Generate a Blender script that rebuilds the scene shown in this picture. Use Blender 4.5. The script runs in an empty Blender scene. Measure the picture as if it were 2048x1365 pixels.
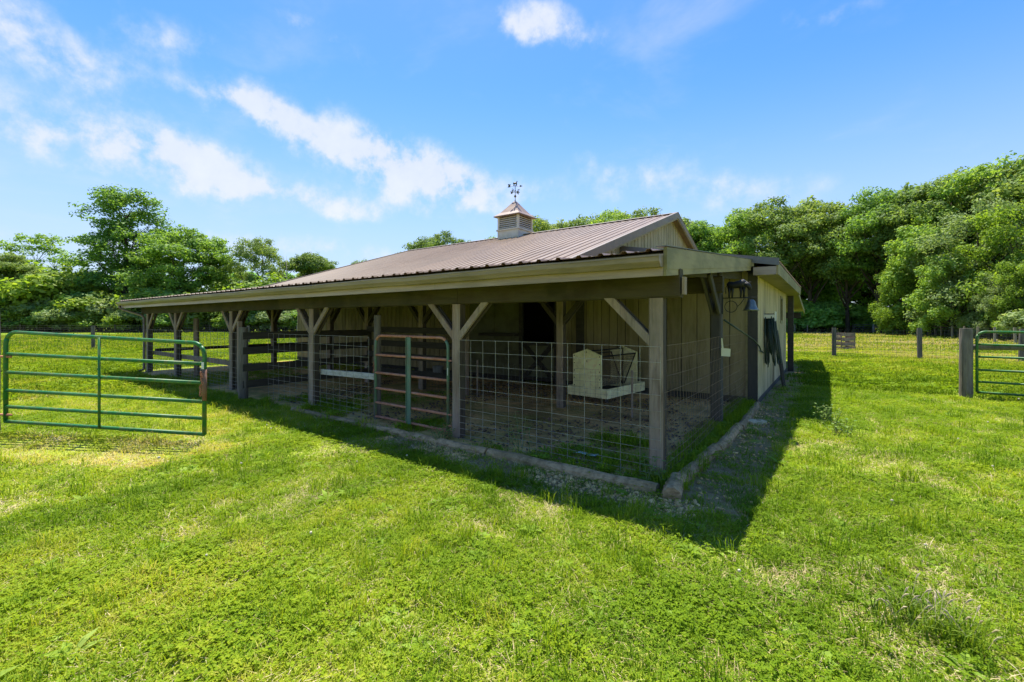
import bpy, math, random
import numpy as np
from mathutils import Vector, Matrix

random.seed(7)
RNG = np.random.default_rng(11)
SC = bpy.context.scene
COL = SC.collection
R = math.radians

# ------------------------------------------------------------------ camera
THETA = R(35.895)          # heading of the camera, measured from +Y
CAMH = 1.6
FPX = 876.0                # focal length in pixels of the 2048 px wide photograph
cd = bpy.data.cameras.new('camera')
cam = bpy.data.objects.new('camera', cd); COL.objects.link(cam)
cam.location = (0, 0, CAMH); cam.rotation_euler = (R(90), 0, THETA)
cd.sensor_width = 36; cd.lens = FPX / 2048 * 36
cd.shift_y = -(682.5 - 643) / 2048
cd.clip_start = 0.05; cd.clip_end = 3000
SC.camera = cam

# ------------------------------------------------------------------ sun and sky
SUN_DIR = Vector((-0.66, 0.58, 2.25)).normalized()      # towards the sun
sl = bpy.data.lights.new('sun', 'SUN'); sl.energy = 2.4; sl.angle = R(0.53); sl.color = (1.0, 0.95, 0.86)
so = bpy.data.objects.new('sun', sl); COL.objects.link(so)
so.rotation_euler = SUN_DIR.to_track_quat('Z', 'Y').to_euler()
so.location = (0, 0, 60)
SUN_EL = math.asin(SUN_DIR.z); SUN_ROT = math.atan2(SUN_DIR.x, SUN_DIR.y)

def pix_dir(px, py):
    """direction of a pixel of the photograph (used for the clouds of the sky)"""
    r, d, u = (px - 1024) / FPX, 1.0, (643 - py) / FPX
    c, s = math.cos(THETA), math.sin(THETA)
    return Vector((c * r - s * d, s * r + c * d, u)).normalized()

def build_world():
    w = bpy.data.worlds.new('World'); SC.world = w; w.use_nodes = True
    nt = w.node_tree; nt.nodes.clear(); N = nt.nodes; L = nt.links
    out = N.new('ShaderNodeOutputWorld'); bg = N.new('ShaderNodeBackground')
    sky = N.new('ShaderNodeTexSky'); sky.sky_type = 'NISHITA'; sky.sun_disc = False
    sky.sun_elevation = SUN_EL; sky.sun_rotation = SUN_ROT
    sky.air_density = 1.0; sky.dust_density = 0.3; sky.ozone_density = 2.6; sky.altitude = 200
    hs = N.new('ShaderNodeHueSaturation'); hs.inputs['Saturation'].default_value = 1.33; hs.inputs['Value'].default_value = 0.95
    L.new(sky.outputs[0], hs.inputs['Color'])
    hm = N.new('ShaderNodeMix'); hm.data_type = 'RGBA'; hm.blend_type = 'MULTIPLY'; hm.inputs['Factor'].default_value = 1.0
    L.new(hs.outputs[0], hm.inputs['A']); hm.inputs['B'].default_value = (1.08, 0.92, 1.0, 1)
    tc = N.new('ShaderNodeTexCoord'); dirv = tc.outputs['Generated']
    def vm(op, a, b=None):
        n = N.new('ShaderNodeVectorMath'); n.operation = op
        for i, v in ((0, a), (1, b)):
            if v is None: continue
            if isinstance(v, (tuple, list, Vector)): n.inputs[i].default_value = tuple(v)
            else: L.new(v, n.inputs[i])
        return n
    def mt(op, a, b=None, c=None, clamp=False):
        n = N.new('ShaderNodeMath'); n.operation = op; n.use_clamp = clamp
        for i, v in ((0, a), (1, b), (2, c)):
            if v is None: continue
            if isinstance(v, (int, float)): n.inputs[i].default_value = v
            else: L.new(v, n.inputs[i])
        return n.outputs[0]
    # wispy high noise on a sky plane
    sep = N.new('ShaderNodeSeparateXYZ'); L.new(dirv, sep.inputs[0])
    zz = mt('ADD', mt('MAXIMUM', sep.outputs[2], 0.0), 0.16)
    inv = mt('DIVIDE', 1.0, zz)
    sc = N.new('ShaderNodeVectorMath'); sc.operation = 'SCALE'; L.new(dirv, sc.inputs[0]); L.new(inv, sc.inputs['Scale'])
    n1 = N.new('ShaderNodeTexNoise'); n1.inputs['Scale'].default_value = 1.5; n1.inputs['Detail'].default_value = 7
    n1.inputs['Roughness'].default_value = 0.58; n1.inputs['Distortion'].default_value = 0.35
    L.new(sc.outputs[0], n1.inputs['Vector'])
    n2 = N.new('ShaderNodeTexNoise'); n2.inputs['Scale'].default_value = 11.0; n2.inputs['Detail'].default_value = 9
    n2.inputs['Roughness'].default_value = 0.6
    L.new(dirv, n2.inputs['Vector'])
    # individual clouds: a soft ellipse on the dome whose border is broken up by noise
    nv = N.new('ShaderNodeTexNoise'); nv.inputs['Scale'].default_value = 5.5; nv.inputs['Detail'].default_value = 6; nv.inputs['Roughness'].default_value = 0.62
    L.new(dirv, nv.inputs['Vector'])
    off = vm('SUBTRACT', nv.outputs['Color'], (0.5, 0.5, 0.5))
    offs = N.new('ShaderNodeVectorMath'); offs.operation = 'SCALE'; L.new(off.outputs[0], offs.inputs[0]); offs.inputs['Scale'].default_value = 0.12
    wd = vm('ADD', dirv, offs.outputs[0]).outputs[0]
    clouds = [  # px, py, half width, half height, tilt, strength
        (100, 85, 150, 58, 0.25, 0.8), (230, 285, 230, 52, 0.10, 0.95), (420, 325, 130, 30, 0.15, 0.55),
        (330, 60, 110, 45, 0.0, 0.45), (640, 85, 120, 26, 0.2, 0.45), (480, 205, 90, 26, 0.15, 0.75),
        (600, 250, 110, 30, 0.45, 0.42), (790, 315, 150, 42, 0.18, 1.15), (870, 355, 90, 30, 0.1, 0.8),
        (1090, 45, 110, 34, 0.1, 0.75), (1360, 50, 80, 26, 0.2, 0.35), (1680, 20, 100, 26, 0.1, 0.4),
        (1280, 355, 160, 45, 0.1, 0.5), (1530, 385, 130, 42, 0.0, 0.45), (620, 395, 260, 26, 0.0, 0.5),
        (660, 500, 190, 26, 0.0, 0.6), (150, 490, 260, 40, 0.0, 0.45), (960, 400, 200, 24, 0.0, 0.4)]
    total = None
    for px, py, hw, hh, tilt, st in clouds:
        c = pix_dir(px, py)
        right = Vector((-c.y, c.x, 0)) * -1.0
        right = Vector((c.y, -c.x, 0)).normalized(); up = right.cross(c).normalized()
        u = right * math.cos(tilt) - up * math.sin(tilt); v = right * math.sin(tilt) + up * math.cos(tilt)
        k = math.cos(math.atan(math.hypot((px - 1024) / FPX, (643 - py) / FPX)))   # wide-angle stretch
        a = mt('MULTIPLY', mt('SUBTRACT', vm('DOT_PRODUCT', wd, u).outputs['Value'], c.dot(u)), FPX / (hw * k))
        b = mt('MULTIPLY', mt('SUBTRACT', vm('DOT_PRODUCT', wd, v).outputs['Value'], c.dot(v)), FPX / (hh * k))
        r2 = mt('ADD', mt('MULTIPLY', a, a), mt('MULTIPLY', b, b))
        g = mt('EXPONENT', mt('MULTIPLY', r2, -0.75))
        front = mt('GREATER_THAN', vm('DOT_PRODUCT', dirv, c).outputs['Value'], 0.2)
        g = mt('MULTIPLY', mt('MULTIPLY', g, front), st)
        total = g if total is None else mt('ADD', total, g)
    tex = mt('ADD', mt('MULTIPLY', n2.outputs['Fac'], 3.0), -0.85)
    blobs = mt('MULTIPLY', total, tex)
    mr = N.new('ShaderNodeMapRange'); mr.interpolation_type = 'SMOOTHSTEP'
    mr.inputs['From Min'].default_value = 0.12; mr.inputs['From Max'].default_value = 0.72; mr.inputs['To Max'].default_value = 0.8
    L.new(blobs, mr.inputs['Value'])
    mr2 = N.new('ShaderNodeMapRange'); mr2.interpolation_type = 'SMOOTHSTEP'
    mr2.inputs['From Min'].default_value = 0.52; mr2.inputs['From Max'].default_value = 0.86; mr2.inputs['To Max'].default_value = 0.4
    L.new(n1.outputs['Fac'], mr2.inputs['Value'])
    fac = mt('MAXIMUM', mr.outputs[0], mr2.outputs[0])
    # pale air near the horizon
    hz = N.new('ShaderNodeMapRange'); hz.interpolation_type = 'SMOOTHSTEP'
    hz.inputs['From Min'].default_value = 0.5; hz.inputs['From Max'].default_value = 0.0
    hz.inputs['To Min'].default_value = 0.0; hz.inputs['To Max'].default_value = 0.85
    L.new(sep.outputs[2], hz.inputs['Value'])
    mixh = N.new('ShaderNodeMix'); mixh.data_type = 'RGBA'; L.new(hz.outputs[0], mixh.inputs['Factor']); L.new(hm.outputs['Result'], mixh.inputs['A']); mixh.inputs['B'].default_value = (2.1, 2.65, 3.45, 1)
    mix = N.new('ShaderNodeMix'); mix.data_type = 'RGBA'
    L.new(fac, mix.inputs['Factor']); L.new(mixh.outputs['Result'], mix.inputs['A'])
    cm = N.new('ShaderNodeMix'); cm.data_type = 'RGBA'; L.new(n2.outputs['Fac'], cm.inputs['Factor'])
    cm.inputs['A'].default_value = (2.6, 2.85, 3.4, 1); cm.inputs['B'].default_value = (4.1, 4.05, 4.15, 1)
    L.new(cm.outputs['Result'], mix.inputs['B'])
    L.new(mix.outputs['Result'], bg.inputs['Color']); bg.inputs['Strength'].default_value = 0.061
    L.new(bg.outputs[0], out.inputs['Surface'])
build_world()
vs = SC.view_settings; vs.view_transform = 'Standard'; vs.look = 'None'; vs.gamma = 1; vs.exposure = 2.12
vs.use_curve_mapping = False
SC.cycles.max_bounces = 6; SC.cycles.diffuse_bounces = 4; SC.cycles.transmission_bounces = 3; SC.cycles.transparent_max_bounces = 4
SC.cycles.use_denoising = True

# ------------------------------------------------------------------ helpers: objects
def tag(o, label=None, cat=None, group=None, kind=None):
    if label: o['label'] = label
    if cat: o['category'] = cat
    if group: o['group'] = group
    if kind: o['kind'] = kind
    return o

def link(o, parent=None):
    COL.objects.link(o)
    if parent is not None:
        o.parent = parent
        if parent.type == 'EMPTY': o.matrix_parent_inverse = Matrix.Translation(-Vector(parent.location))
    return o

def thing(name, label, cat, loc=(0, 0, 0), group=None):
    o = bpy.data.objects.new(name, None); COL.objects.link(o); o.location = loc
    o.empty_display_size = 0.2
    return tag(o, label, cat, group)

def copy_tree(o, parent=None):
    c = o.copy(); COL.objects.link(c); c.parent = parent
    for ch in [x for x in o.children]: copy_tree(ch, c)
    return c

class MB:
    def __init__(s): s.v = []; s.f = []
    def add(s, vs_, fs):
        n = len(s.v); s.v += [tuple(p) for p in vs_]; s.f += [tuple(i + n for i in q) for q in fs]; return s
    def box(s, x0, x1, y0, y1, z0, z1):
        return s.add([(x0, y0, z0), (x1, y0, z0), (x1, y1, z0), (x0, y1, z0), (x0, y0, z1), (x1, y0, z1), (x1, y1, z1), (x0, y1, z1)],
                     [(0, 3, 2, 1), (4, 5, 6, 7), (0, 1, 5, 4), (1, 2, 6, 5), (2, 3, 7, 6), (3, 0, 4, 7)])
    def bar(s, a, b, w, h, up=(0, 0, 1), jit=0.0, seg=1):
        """bar from a to b; w across, h along the up side"""
        a = Vector(a); b = Vector(b); d = (b - a).normalized(); u = Vector(up); sd = d.cross(u)
        if sd.length < 1e-4: sd = d.cross(Vector((1, 0, 0)))
        sd.normalize(); u = sd.cross(d).normalized()
        ch = min(w, h) * 0.12
        prof = [(-w/2+ch, -h/2), (w/2-ch, -h/2), (w/2, -h/2+ch), (w/2, h/2-ch), (w/2-ch, h/2), (-w/2+ch, h/2), (-w/2, h/2-ch), (-w/2, -h/2+ch)]
        rings = []
        for i in range(seg + 1):
            c = a.lerp(b, i / seg)
            if jit and 0 < i < seg: c = c + sd * random.uniform(-jit, jit) + u * random.uniform(-jit, jit)
            rings.append([c + sd * p + u * q for p, q in prof])
        vs_ = [p for r_ in rings for p in r_]; fs = []
        for i in range(seg):
            for k in range(8):
                fs.append((i*8+k, i*8+(k+1) % 8, (i+1)*8+(k+1) % 8, (i+1)*8+k))
        fs.append(tuple(range(7, -1, -1))); fs.append(tuple(seg*8 + k for k in range(8)))
        return s.add(vs_, fs)
    def tube(s, pts, r, n=8, cap=True, jit=0.0):
        pts = [Vector(p) for p in pts]; rings = []; u = None
        for i, p in enumerate(pts):
            d = (pts[min(i+1, len(pts)-1)] - pts[max(i-1, 0)]).normalized()
            if u is None:
                u = d.orthogonal().normalized()
            u = (u - d * u.dot(d)).normalized(); v = d.cross(u)
            rr = r[i] if isinstance(r, (list, tuple)) else r
            rings.append([p + (u * math.cos(2*math.pi*k/n) + v * math.sin(2*math.pi*k/n)) * rr * (1 + random.uniform(-jit, jit)) for k in range(n)])
        vs_ = [p for q in rings for p in q]; fs = []
        for i in range(len(pts) - 1):
            for k in range(n): fs.append((i*n+k, i*n+(k+1) % n, (i+1)*n+(k+1) % n, (i+1)*n+k))
        if cap:
            fs.append(tuple(range(n-1, -1, -1))); fs.append(tuple((len(pts)-1)*n + k for k in range(n)))
        return s.add(vs_, fs)
    def prism(s, poly, off):
        off = Vector(off); n = len(poly); vs_ = [Vector(p) for p in poly] + [Vector(p) + off for p in poly]
        fs = [tuple(range(n-1, -1, -1)), tuple(range(n, 2*n))] + [(k, (k+1) % n, n+(k+1) % n, n+k) for k in range(n)]
        return s.add(vs_, fs)
    def lathe(s, prof, c, n=12):
        c = Vector(c); vs_ = []
        for r, z in prof:
            for k in range(n): vs_.append(c + Vector((r*math.cos(2*math.pi*k/n), r*math.sin(2*math.pi*k/n), z)))
        fs = []
        for i in range(len(prof) - 1):
            for k in range(n): fs.append((i*n+k, i*n+(k+1) % n, (i+1)*n+(k+1) % n, (i+1)*n+k))
        return s.add(vs_, fs)
    def mesh(s, name, m, smooth=False):
        me = bpy.data.meshes.new(name); me.from_pydata(s.v, [], s.f); me.materials.append(m)
        import bmesh
        bm = bmesh.new(); bm.from_mesh(me); bmesh.ops.recalc_face_normals(bm, faces=bm.faces); bm.to_mesh(me); bm.free()
        if smooth: me.polygons.foreach_set('use_smooth', [True] * len(me.polygons))
        return me
    def build(s, name, m, parent=None, smooth=False):
        return link(bpy.data.objects.new(name, s.mesh(name, m, smooth)), parent)

def inst(name, me, parent, loc=(0, 0, 0), rot=(0, 0, 0), scale=(1, 1, 1)):
    o = bpy.data.objects.new(name, me); link(o, parent); o.location = loc; o.rotation_euler = rot; o.scale = scale
    return o

def np_mesh(name, verts, quads, m, smooth=False):
    me = bpy.data.meshes.new(name); nv = len(verts); nq = len(quads); k = quads.shape[1]
    me.vertices.add(nv); me.vertices.foreach_set('co', np.asarray(verts, np.float32).ravel())
    me.loops.add(nq * k); me.loops.foreach_set('vertex_index', np.asarray(quads, np.int32).ravel())
    me.polygons.add(nq); me.polygons.foreach_set('loop_start', np.arange(0, nq * k, k, dtype=np.int32))
    me.polygons.foreach_set('loop_total', np.full(nq, k, np.int32))
    me.update(calc_edges=True); me.materials.append(m)
    if smooth: me.polygons.foreach_set('use_smooth', [True] * nq)
    return me

def ground_at(px, d):
    """ground point seen in pixel column px at depth d"""
    r = d * (px - 1024) / FPX; c, s = math.cos(THETA), math.sin(THETA)
    return Vector((c*r - s*d, s*r + c*d, 0))

# value noise for scattering
_NG = RNG.random((128, 128))
def vnoise(x, y, f):
    x = np.asarray(x) * f + 53.3; y = np.asarray(y) * f + 17.7
    xi = np.floor(x).astype(int); yi = np.floor(y).astype(int); fx = x - xi; fy = y - yi
    fx = fx*fx*(3-2*fx); fy = fy*fy*(3-2*fy)
    g = lambda a, b: _NG[a % 128, b % 128]
    return (g(xi, yi)*(1-fx) + g(xi+1, yi)*fx)*(1-fy) + (g(xi, yi+1)*(1-fx) + g(xi+1, yi+1)*fx)*fy

# ------------------------------------------------------------------ helpers: materials
def new_mat(name):
    m = bpy.data.materials.new(name); m.use_nodes = True; nt = m.node_tree; nt.nodes.clear()
    return m, nt, nt.nodes, nt.links

def surf(name, cols, scale=6.0, stretch=(1, 1, 1), rough=0.8, bump=0.15, bscale=None, metal=0.0, objvar=0.0, stains=None, spec=0.3, detail=6, bdist=0.01):
    """noise-mixed surface. cols: list of colours along the noise; stains: (colour, scale, amount, stretch)"""
    m, nt, N, L = new_mat(name)
    out = N.new('ShaderNodeOutputMaterial'); b = N.new('ShaderNodeBsdfPrincipled'); L.new(b.outputs[0], out.inputs[0])
    tc = N.new('ShaderNodeTexCoord'); mp = N.new('ShaderNodeMapping'); mp.inputs['Scale'].default_value = stretch
    geo = N.new('ShaderNodeNewGeometry'); oi = N.new('ShaderNodeObjectInfo')
    add = N.new('ShaderNodeVectorMath'); add.operation = 'ADD'
    sc = N.new('ShaderNodeVectorMath'); sc.operation = 'SCALE'; sc.inputs[0].default_value = (13.1, 7.7, 21.3); L.new(oi.outputs['Random'], sc.inputs['Scale'])
    L.new(geo.outputs['Position'], add.inputs[0]); L.new(sc.outputs[0], add.inputs[1])
    L.new(add.outputs[0] if objvar else geo.outputs['Position'], mp.inputs['Vector'])
    no = N.new('ShaderNodeTexNoise'); no.inputs['Scale'].default_value = scale; no.inputs['Detail'].default_value = detail; no.inputs['Roughness'].default_value = 0.62
    L.new(mp.outputs[0], no.inputs['Vector'])
    cr = N.new('ShaderNodeValToRGB'); el = cr.color_ramp.elements
    n = len(cols)
    while len(el) < n: el.new(0.5)
    for i, c in enumerate(cols):
        el[i].position = 0.3 + 0.4 * i / max(1, n - 1); el[i].color = (*c, 1)
    L.new(no.outputs['Fac'], cr.inputs['Fac']); col = cr.outputs['Color']
    if stains:
        for (sc_, ss, amt, st) in stains:
            mp2 = N.new('ShaderNodeMapping'); mp2.inputs['Scale'].default_value = st; mp2.inputs['Location'].default_value = (3.3, 1.7, 5.1)
            L.new(geo.outputs['Position'], mp2.inputs['Vector'])
            n2 = N.new('ShaderNodeTexNoise'); n2.inputs['Scale'].default_value = ss; n2.inputs['Detail'].default_value = 5; n2.inputs['Roughness'].default_value = 0.65
            L.new(mp2.outputs[0], n2.inputs['Vector'])
            mr = N.new('ShaderNodeMapRange'); mr.interpolation_type = 'SMOOTHSTEP'; mr.inputs['From Min'].default_value = 0.44; mr.inputs['From Max'].default_value = 0.66; mr.inputs['To Max'].default_value = amt
            L.new(n2.outputs['Fac'], mr.inputs['Value'])
            mx = N.new('ShaderNodeMix'); mx.data_type = 'RGBA'; L.new(mr.outputs[0], mx.inputs['Factor']); L.new(col, mx.inputs['A']); mx.inputs['B'].default_value = (*sc_, 1)
            col = mx.outputs['Result']
    if objvar:
        mr = N.new('ShaderNodeMapRange'); mr.inputs['To Min'].default_value = 1 - objvar; mr.inputs['To Max'].default_value = 1 + objvar
        L.new(oi.outputs['Random'], mr.inputs['Value'])
        mu = N.new('ShaderNodeVectorMath'); mu.operation = 'SCALE'; L.new(col, mu.inputs[0]); L.new(mr.outputs[0], mu.inputs['Scale']); col = mu.outputs[0]
    L.new(col, b.inputs['Base Color'])
    b.inputs['Roughness'].default_value = rough; b.inputs['Metallic'].default_value = metal; b.inputs['Specular IOR Level'].default_value = spec
    if bump:
        nb = N.new('ShaderNodeTexNoise'); nb.inputs['Scale'].default_value = bscale or scale * 2; nb.inputs['Detail'].default_value = 5
        L.new(mp.outputs[0], nb.inputs['Vector'])
        bp = N.new('ShaderNodeBump'); bp.inputs['Strength'].default_value = bump; bp.inputs['Distance'].default_value = bdist
        L.new(nb.outputs['Fac'], bp.inputs['Height']); L.new(bp.outputs[0], b.inputs['Normal'])
    return m

def leaf_mat(name, cols, transl=0.45, tcol=None, instancer=False, islandvar=0.35, objvar=0.2, rough=0.6, patch=0.0, spec=0.2):
    """two-sided foliage: diffuse and translucent, tint varies leaf by leaf and plant by plant"""
    m, nt, N, L = new_mat(name)
    out = N.new('ShaderNodeOutputMaterial')
    geo = N.new('ShaderNodeNewGeometry'); oi = N.new('ShaderNodeObjectInfo')
    cr = N.new('ShaderNodeValToRGB'); el = cr.color_ramp.elements
    while len(el) < len(cols): el.new(0.5)
    for i, c in enumerate(cols): el[i].position = i / max(1, len(cols) - 1); el[i].color = (*c, 1)
    if instancer:
        at = N.new('ShaderNodeAttribute'); at.attribute_type = 'INSTANCER'; at.attribute_name = 'tint'
        src = at.outputs['Fac']
        ad = N.new('ShaderNodeMath'); ad.operation = 'MULTIPLY_ADD'; L.new(geo.outputs['Random Per Island'], ad.inputs[0]); ad.inputs[1].default_value = islandvar
        L.new(src, ad.inputs[2])
        sb = N.new('ShaderNodeMath'); sb.operation = 'SUBTRACT'; L.new(ad.outputs[0], sb.inputs[0]); sb.inputs[1].default_value = islandvar / 2
        L.new(sb.outputs[0], cr.inputs['Fac'])
    else:
        ad = N.new('ShaderNodeMath'); ad.operation = 'MULTIPLY'; L.new(geo.outputs['Random Per Island'], ad.inputs[0]); ad.inputs[1].default_value = 1 - objvar
        a2 = N.new('ShaderNodeMath'); a2.operation = 'MULTIPLY_ADD'; L.new(oi.outputs['Random'], a2.inputs[0]); a2.inputs[1].default_value = objvar; L.new(ad.outputs[0], a2.inputs[2])
        L.new(a2.outputs[0], cr.inputs['Fac'])
    d = N.new('ShaderNodeBsdfPrincipled'); d.inputs['Roughness'].default_value = rough; d.inputs['Specular IOR Level'].default_value = spec
    t = N.new('ShaderNodeBsdfTranslucent')
    L.new(cr.outputs[0], d.inputs['Base Color'])
    mu = N.new('ShaderNodeMix'); mu.data_type = 'RGBA'; mu.blend_type = 'MULTIPLY'; mu.inputs['Factor'].default_value = 1
    L.new(cr.outputs[0], mu.inputs['A']); mu.inputs['B'].default_value = (*(tcol or (1.5, 1.4, 0.6)), 1)
    L.new(mu.outputs['Result'], t.inputs['Color'])
    ms = N.new('ShaderNodeMixShader'); ms.inputs[0].default_value = transl; L.new(d.outputs[0], ms.inputs[1]); L.new(t.outputs[0], ms.inputs[2])
    L.new(ms.outputs[0], out.inputs[0])
    return m

M = {}
M['roof'] = surf('roof_metal_tan', [(0.176, 0.114, 0.065), (0.217, 0.143, 0.083)], 1.2, (1, 1, 1), 0.42, 0.03, 30, 0.0, 0.05, [((0.081, 0.051, 0.026), 1.3, 0.4, (3, 0.6, 1)), ((0.156, 0.108, 0.063), 0.7, 0.35, (1, 0.4, 1))], 0.45)
M['rooftrim'] = surf('roof_trim_metal', [(0.191, 0.138, 0.085), (0.239, 0.177, 0.108)], 2, (1, 1, 1), 0.42, 0.02, 20, 0, 0.04, [((0.080, 0.059, 0.035), 2.5, 0.35, (1, 1, 1))], 0.4)
M['cap'] = surf('grey_cap_metal', [(0.114, 0.106, 0.094), (0.156, 0.144, 0.129)], 3, (1, 1, 1), 0.4, 0.03, 20, 0, 0.04, None, 0.4)
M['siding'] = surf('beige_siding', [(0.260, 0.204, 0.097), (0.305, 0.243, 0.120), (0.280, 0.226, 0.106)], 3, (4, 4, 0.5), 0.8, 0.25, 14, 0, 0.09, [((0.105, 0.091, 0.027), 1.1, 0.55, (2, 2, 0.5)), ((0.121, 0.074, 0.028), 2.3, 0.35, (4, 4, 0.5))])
M['sidelit'] = surf('lit_side_siding', [(0.481, 0.377, 0.206), (0.564, 0.450, 0.255), (0.518, 0.418, 0.226)], 3, (4, 4, 0.5), 0.8, 0.25, 14, 0, 0.09, [((0.194, 0.168, 0.057), 1.1, 0.55, (2, 2, 0.5)), ((0.224, 0.137, 0.060), 2.3, 0.35, (4, 4, 0.5))])  # brighter copy of siding; open daylight on the side wall is in the colour
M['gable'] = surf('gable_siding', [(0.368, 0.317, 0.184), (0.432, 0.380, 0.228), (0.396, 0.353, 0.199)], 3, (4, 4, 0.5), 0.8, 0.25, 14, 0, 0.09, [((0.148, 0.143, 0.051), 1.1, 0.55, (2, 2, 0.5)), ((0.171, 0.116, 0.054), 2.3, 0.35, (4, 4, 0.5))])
M['sidecore'] = surf('siding_groove', [(0.030, 0.027, 0.018), (0.042, 0.037, 0.026)], 4, (1, 1, 1), 0.9, 0.1)
M['trim'] = surf('olive_trim_paint', [(0.281, 0.227, 0.101), (0.331, 0.269, 0.128)], 2.0, (1, 1, 1), 0.55, 0.05, 20, 0, 0.05, [((0.117, 0.111, 0.030), 0.9, 0.6, (1, 1, 2)), ((0.113, 0.085, 0.030), 5, 0.3, (0.4, 0.4, 3))])
M['gutter'] = surf('gutter_paint', [(0.263, 0.190, 0.133), (0.298, 0.219, 0.160)], 1.2, (1, 1, 1), 0.4, 0.02, 20, 0, 0.0, [((0.111, 0.085, 0.040), 1.0, 0.55, (0.7, 1, 4)), ((0.080, 0.054, 0.028), 4, 0.25, (0.3, 1, 6))], 0.45)
M['fascia'] = surf('fascia_paint', [(0.360, 0.260, 0.181), (0.408, 0.299, 0.218)], 1.2, (1, 1, 1), 0.4, 0.02, 20, 0, 0.0, [((0.151, 0.116, 0.055), 1.0, 0.55, (0.7, 1, 4)), ((0.110, 0.074, 0.038), 4, 0.25, (0.3, 1, 6))], 0.45)
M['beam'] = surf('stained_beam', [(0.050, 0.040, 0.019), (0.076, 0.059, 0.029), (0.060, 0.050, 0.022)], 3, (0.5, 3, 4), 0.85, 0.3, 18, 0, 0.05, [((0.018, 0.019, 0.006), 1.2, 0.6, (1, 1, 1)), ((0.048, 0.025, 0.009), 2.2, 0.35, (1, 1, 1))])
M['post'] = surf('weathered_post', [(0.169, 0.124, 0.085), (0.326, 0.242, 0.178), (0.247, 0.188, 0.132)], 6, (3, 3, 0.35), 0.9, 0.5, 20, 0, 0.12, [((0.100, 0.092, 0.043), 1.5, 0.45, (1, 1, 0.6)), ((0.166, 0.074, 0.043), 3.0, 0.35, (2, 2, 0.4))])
M['postshade'] = surf('shaded_post_faces', [(0.042, 0.030, 0.020), (0.085, 0.063, 0.044), (0.06, 0.045, 0.032)], 6, (3, 3, 0.35), 0.9, 0.4, 20, 0, 0.12, [((0.05, 0.055, 0.028), 1.5, 0.4, (1, 1, 0.6))])  # dark copy of the post wood, shade painted into the colour
M['roundpost'] = surf('round_post_wood', [(0.101, 0.079, 0.054), (0.196, 0.168, 0.130), (0.142, 0.117, 0.089)], 7, (4, 4, 0.3), 0.92, 0.6, 22, 0, 0.12, [((0.036, 0.029, 0.020), 3.2, 0.5, (2, 2, 0.35))])
M['farpost'] = surf('far_post_wood', [(0.172, 0.131, 0.079), (0.334, 0.281, 0.191), (0.243, 0.196, 0.131)], 7, (4, 4, 0.3), 0.92, 0.6, 22, 0, 0.12, [((0.061, 0.048, 0.029), 3.2, 0.5, (2, 2, 0.35))])
M['darkboard'] = surf('dark_board', [(0.038, 0.032, 0.022), (0.070, 0.059, 0.043)], 5, (0.6, 0.6, 4), 0.9, 0.4, 18, 0, 0.15, [((0.050, 0.044, 0.035), 2.5, 0.35, (0.6, 0.6, 3))])
M['paleboard'] = surf('pale_board', [(0.42, 0.39, 0.33), (0.55, 0.52, 0.45)], 6, (0.6, 2, 4), 0.85, 0.4, 20, 0, 0.1, [((0.154, 0.140, 0.105), 5, 0.6, (1, 1, 3))])
M['log'] = surf('landscape_timber', [(0.230, 0.138, 0.057), (0.519, 0.339, 0.168), (0.390, 0.248, 0.115)], 7, (1.2, 1.2, 3), 0.95, 0.7, 20, 0, 0.12, [((0.122, 0.096, 0.030), 2.2, 0.5, (1, 1, 1)), ((0.093, 0.052, 0.022), 5, 0.45, (2, 2, 2))])
M['greypaint'] = surf('dark_corner_board', [(0.059, 0.053, 0.043), (0.083, 0.073, 0.058)], 5, (3, 3, 0.5), 0.85, 0.2, 18, 0, 0.08)
M['wire'] = surf('galvanized_wire', [(0.30, 0.29, 0.26), (0.42, 0.41, 0.38)], 9, (1, 1, 1), 0.5, 0, None, 0.55, 0, [((0.160, 0.096, 0.056), 4, 0.45, (1, 1, 1))])
M['rustwire'] = surf('rusty_wire', [(0.19, 0.12, 0.07), (0.30, 0.22, 0.14)], 9, (1, 1, 1), 0.75, 0, None, 0.2)
M['farwire'] = surf('dull_wire', [(0.091, 0.091, 0.077), (0.140, 0.140, 0.119)], 3, (1, 1, 1), 0.7, 0, None, 0.3)
M['green'] = surf('green_gate_paint', [(0.013, 0.120, 0.024), (0.022, 0.156, 0.034)], 5, (1, 1, 1), 0.42, 0.04, 60, 0, 0.04, [((0.121, 0.258, 0.089), 2.0, 0.35, (1, 1, 1)), ((0.330, 0.184, 0.069), 13, 0.30, (1, 1, 1))], 0.3)
M['rust'] = surf('rusted_rail', [(0.272, 0.090, 0.045), (0.479, 0.200, 0.115), (0.351, 0.126, 0.070)], 12, (1, 1, 1), 0.75, 0.25, 70, 0, 0.1, [((0.542, 0.326, 0.213), 8, 0.4, (1, 1, 1))])
M['darkrust'] = surf('dark_rust', [(0.100, 0.040, 0.023), (0.176, 0.090, 0.059), (0.130, 0.057, 0.036)], 12, (1, 1, 1), 0.75, 0.25, 70, 0, 0.1, [((0.200, 0.146, 0.109), 8, 0.4, (1, 1, 1))])
M['oldgreen'] = surf('faded_green_paint', [(0.075, 0.152, 0.090), (0.132, 0.213, 0.137)], 7, (1, 1, 1), 0.5, 0.08, 60, 0, 0.04, [((0.246, 0.114, 0.065), 5, 0.45, (1, 1, 1))])
M['black'] = surf('black_iron', [(0.012, 0.012, 0.011), (0.03, 0.028, 0.024)], 8, (1, 1, 1), 0.55, 0.1, 40)
M['copper'] = surf('verdigris_copper', [(0.05, 0.07, 0.05), (0.16, 0.12, 0.05)], 9, (1, 1, 1), 0.5, 0.1, 40, 0.5)
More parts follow.
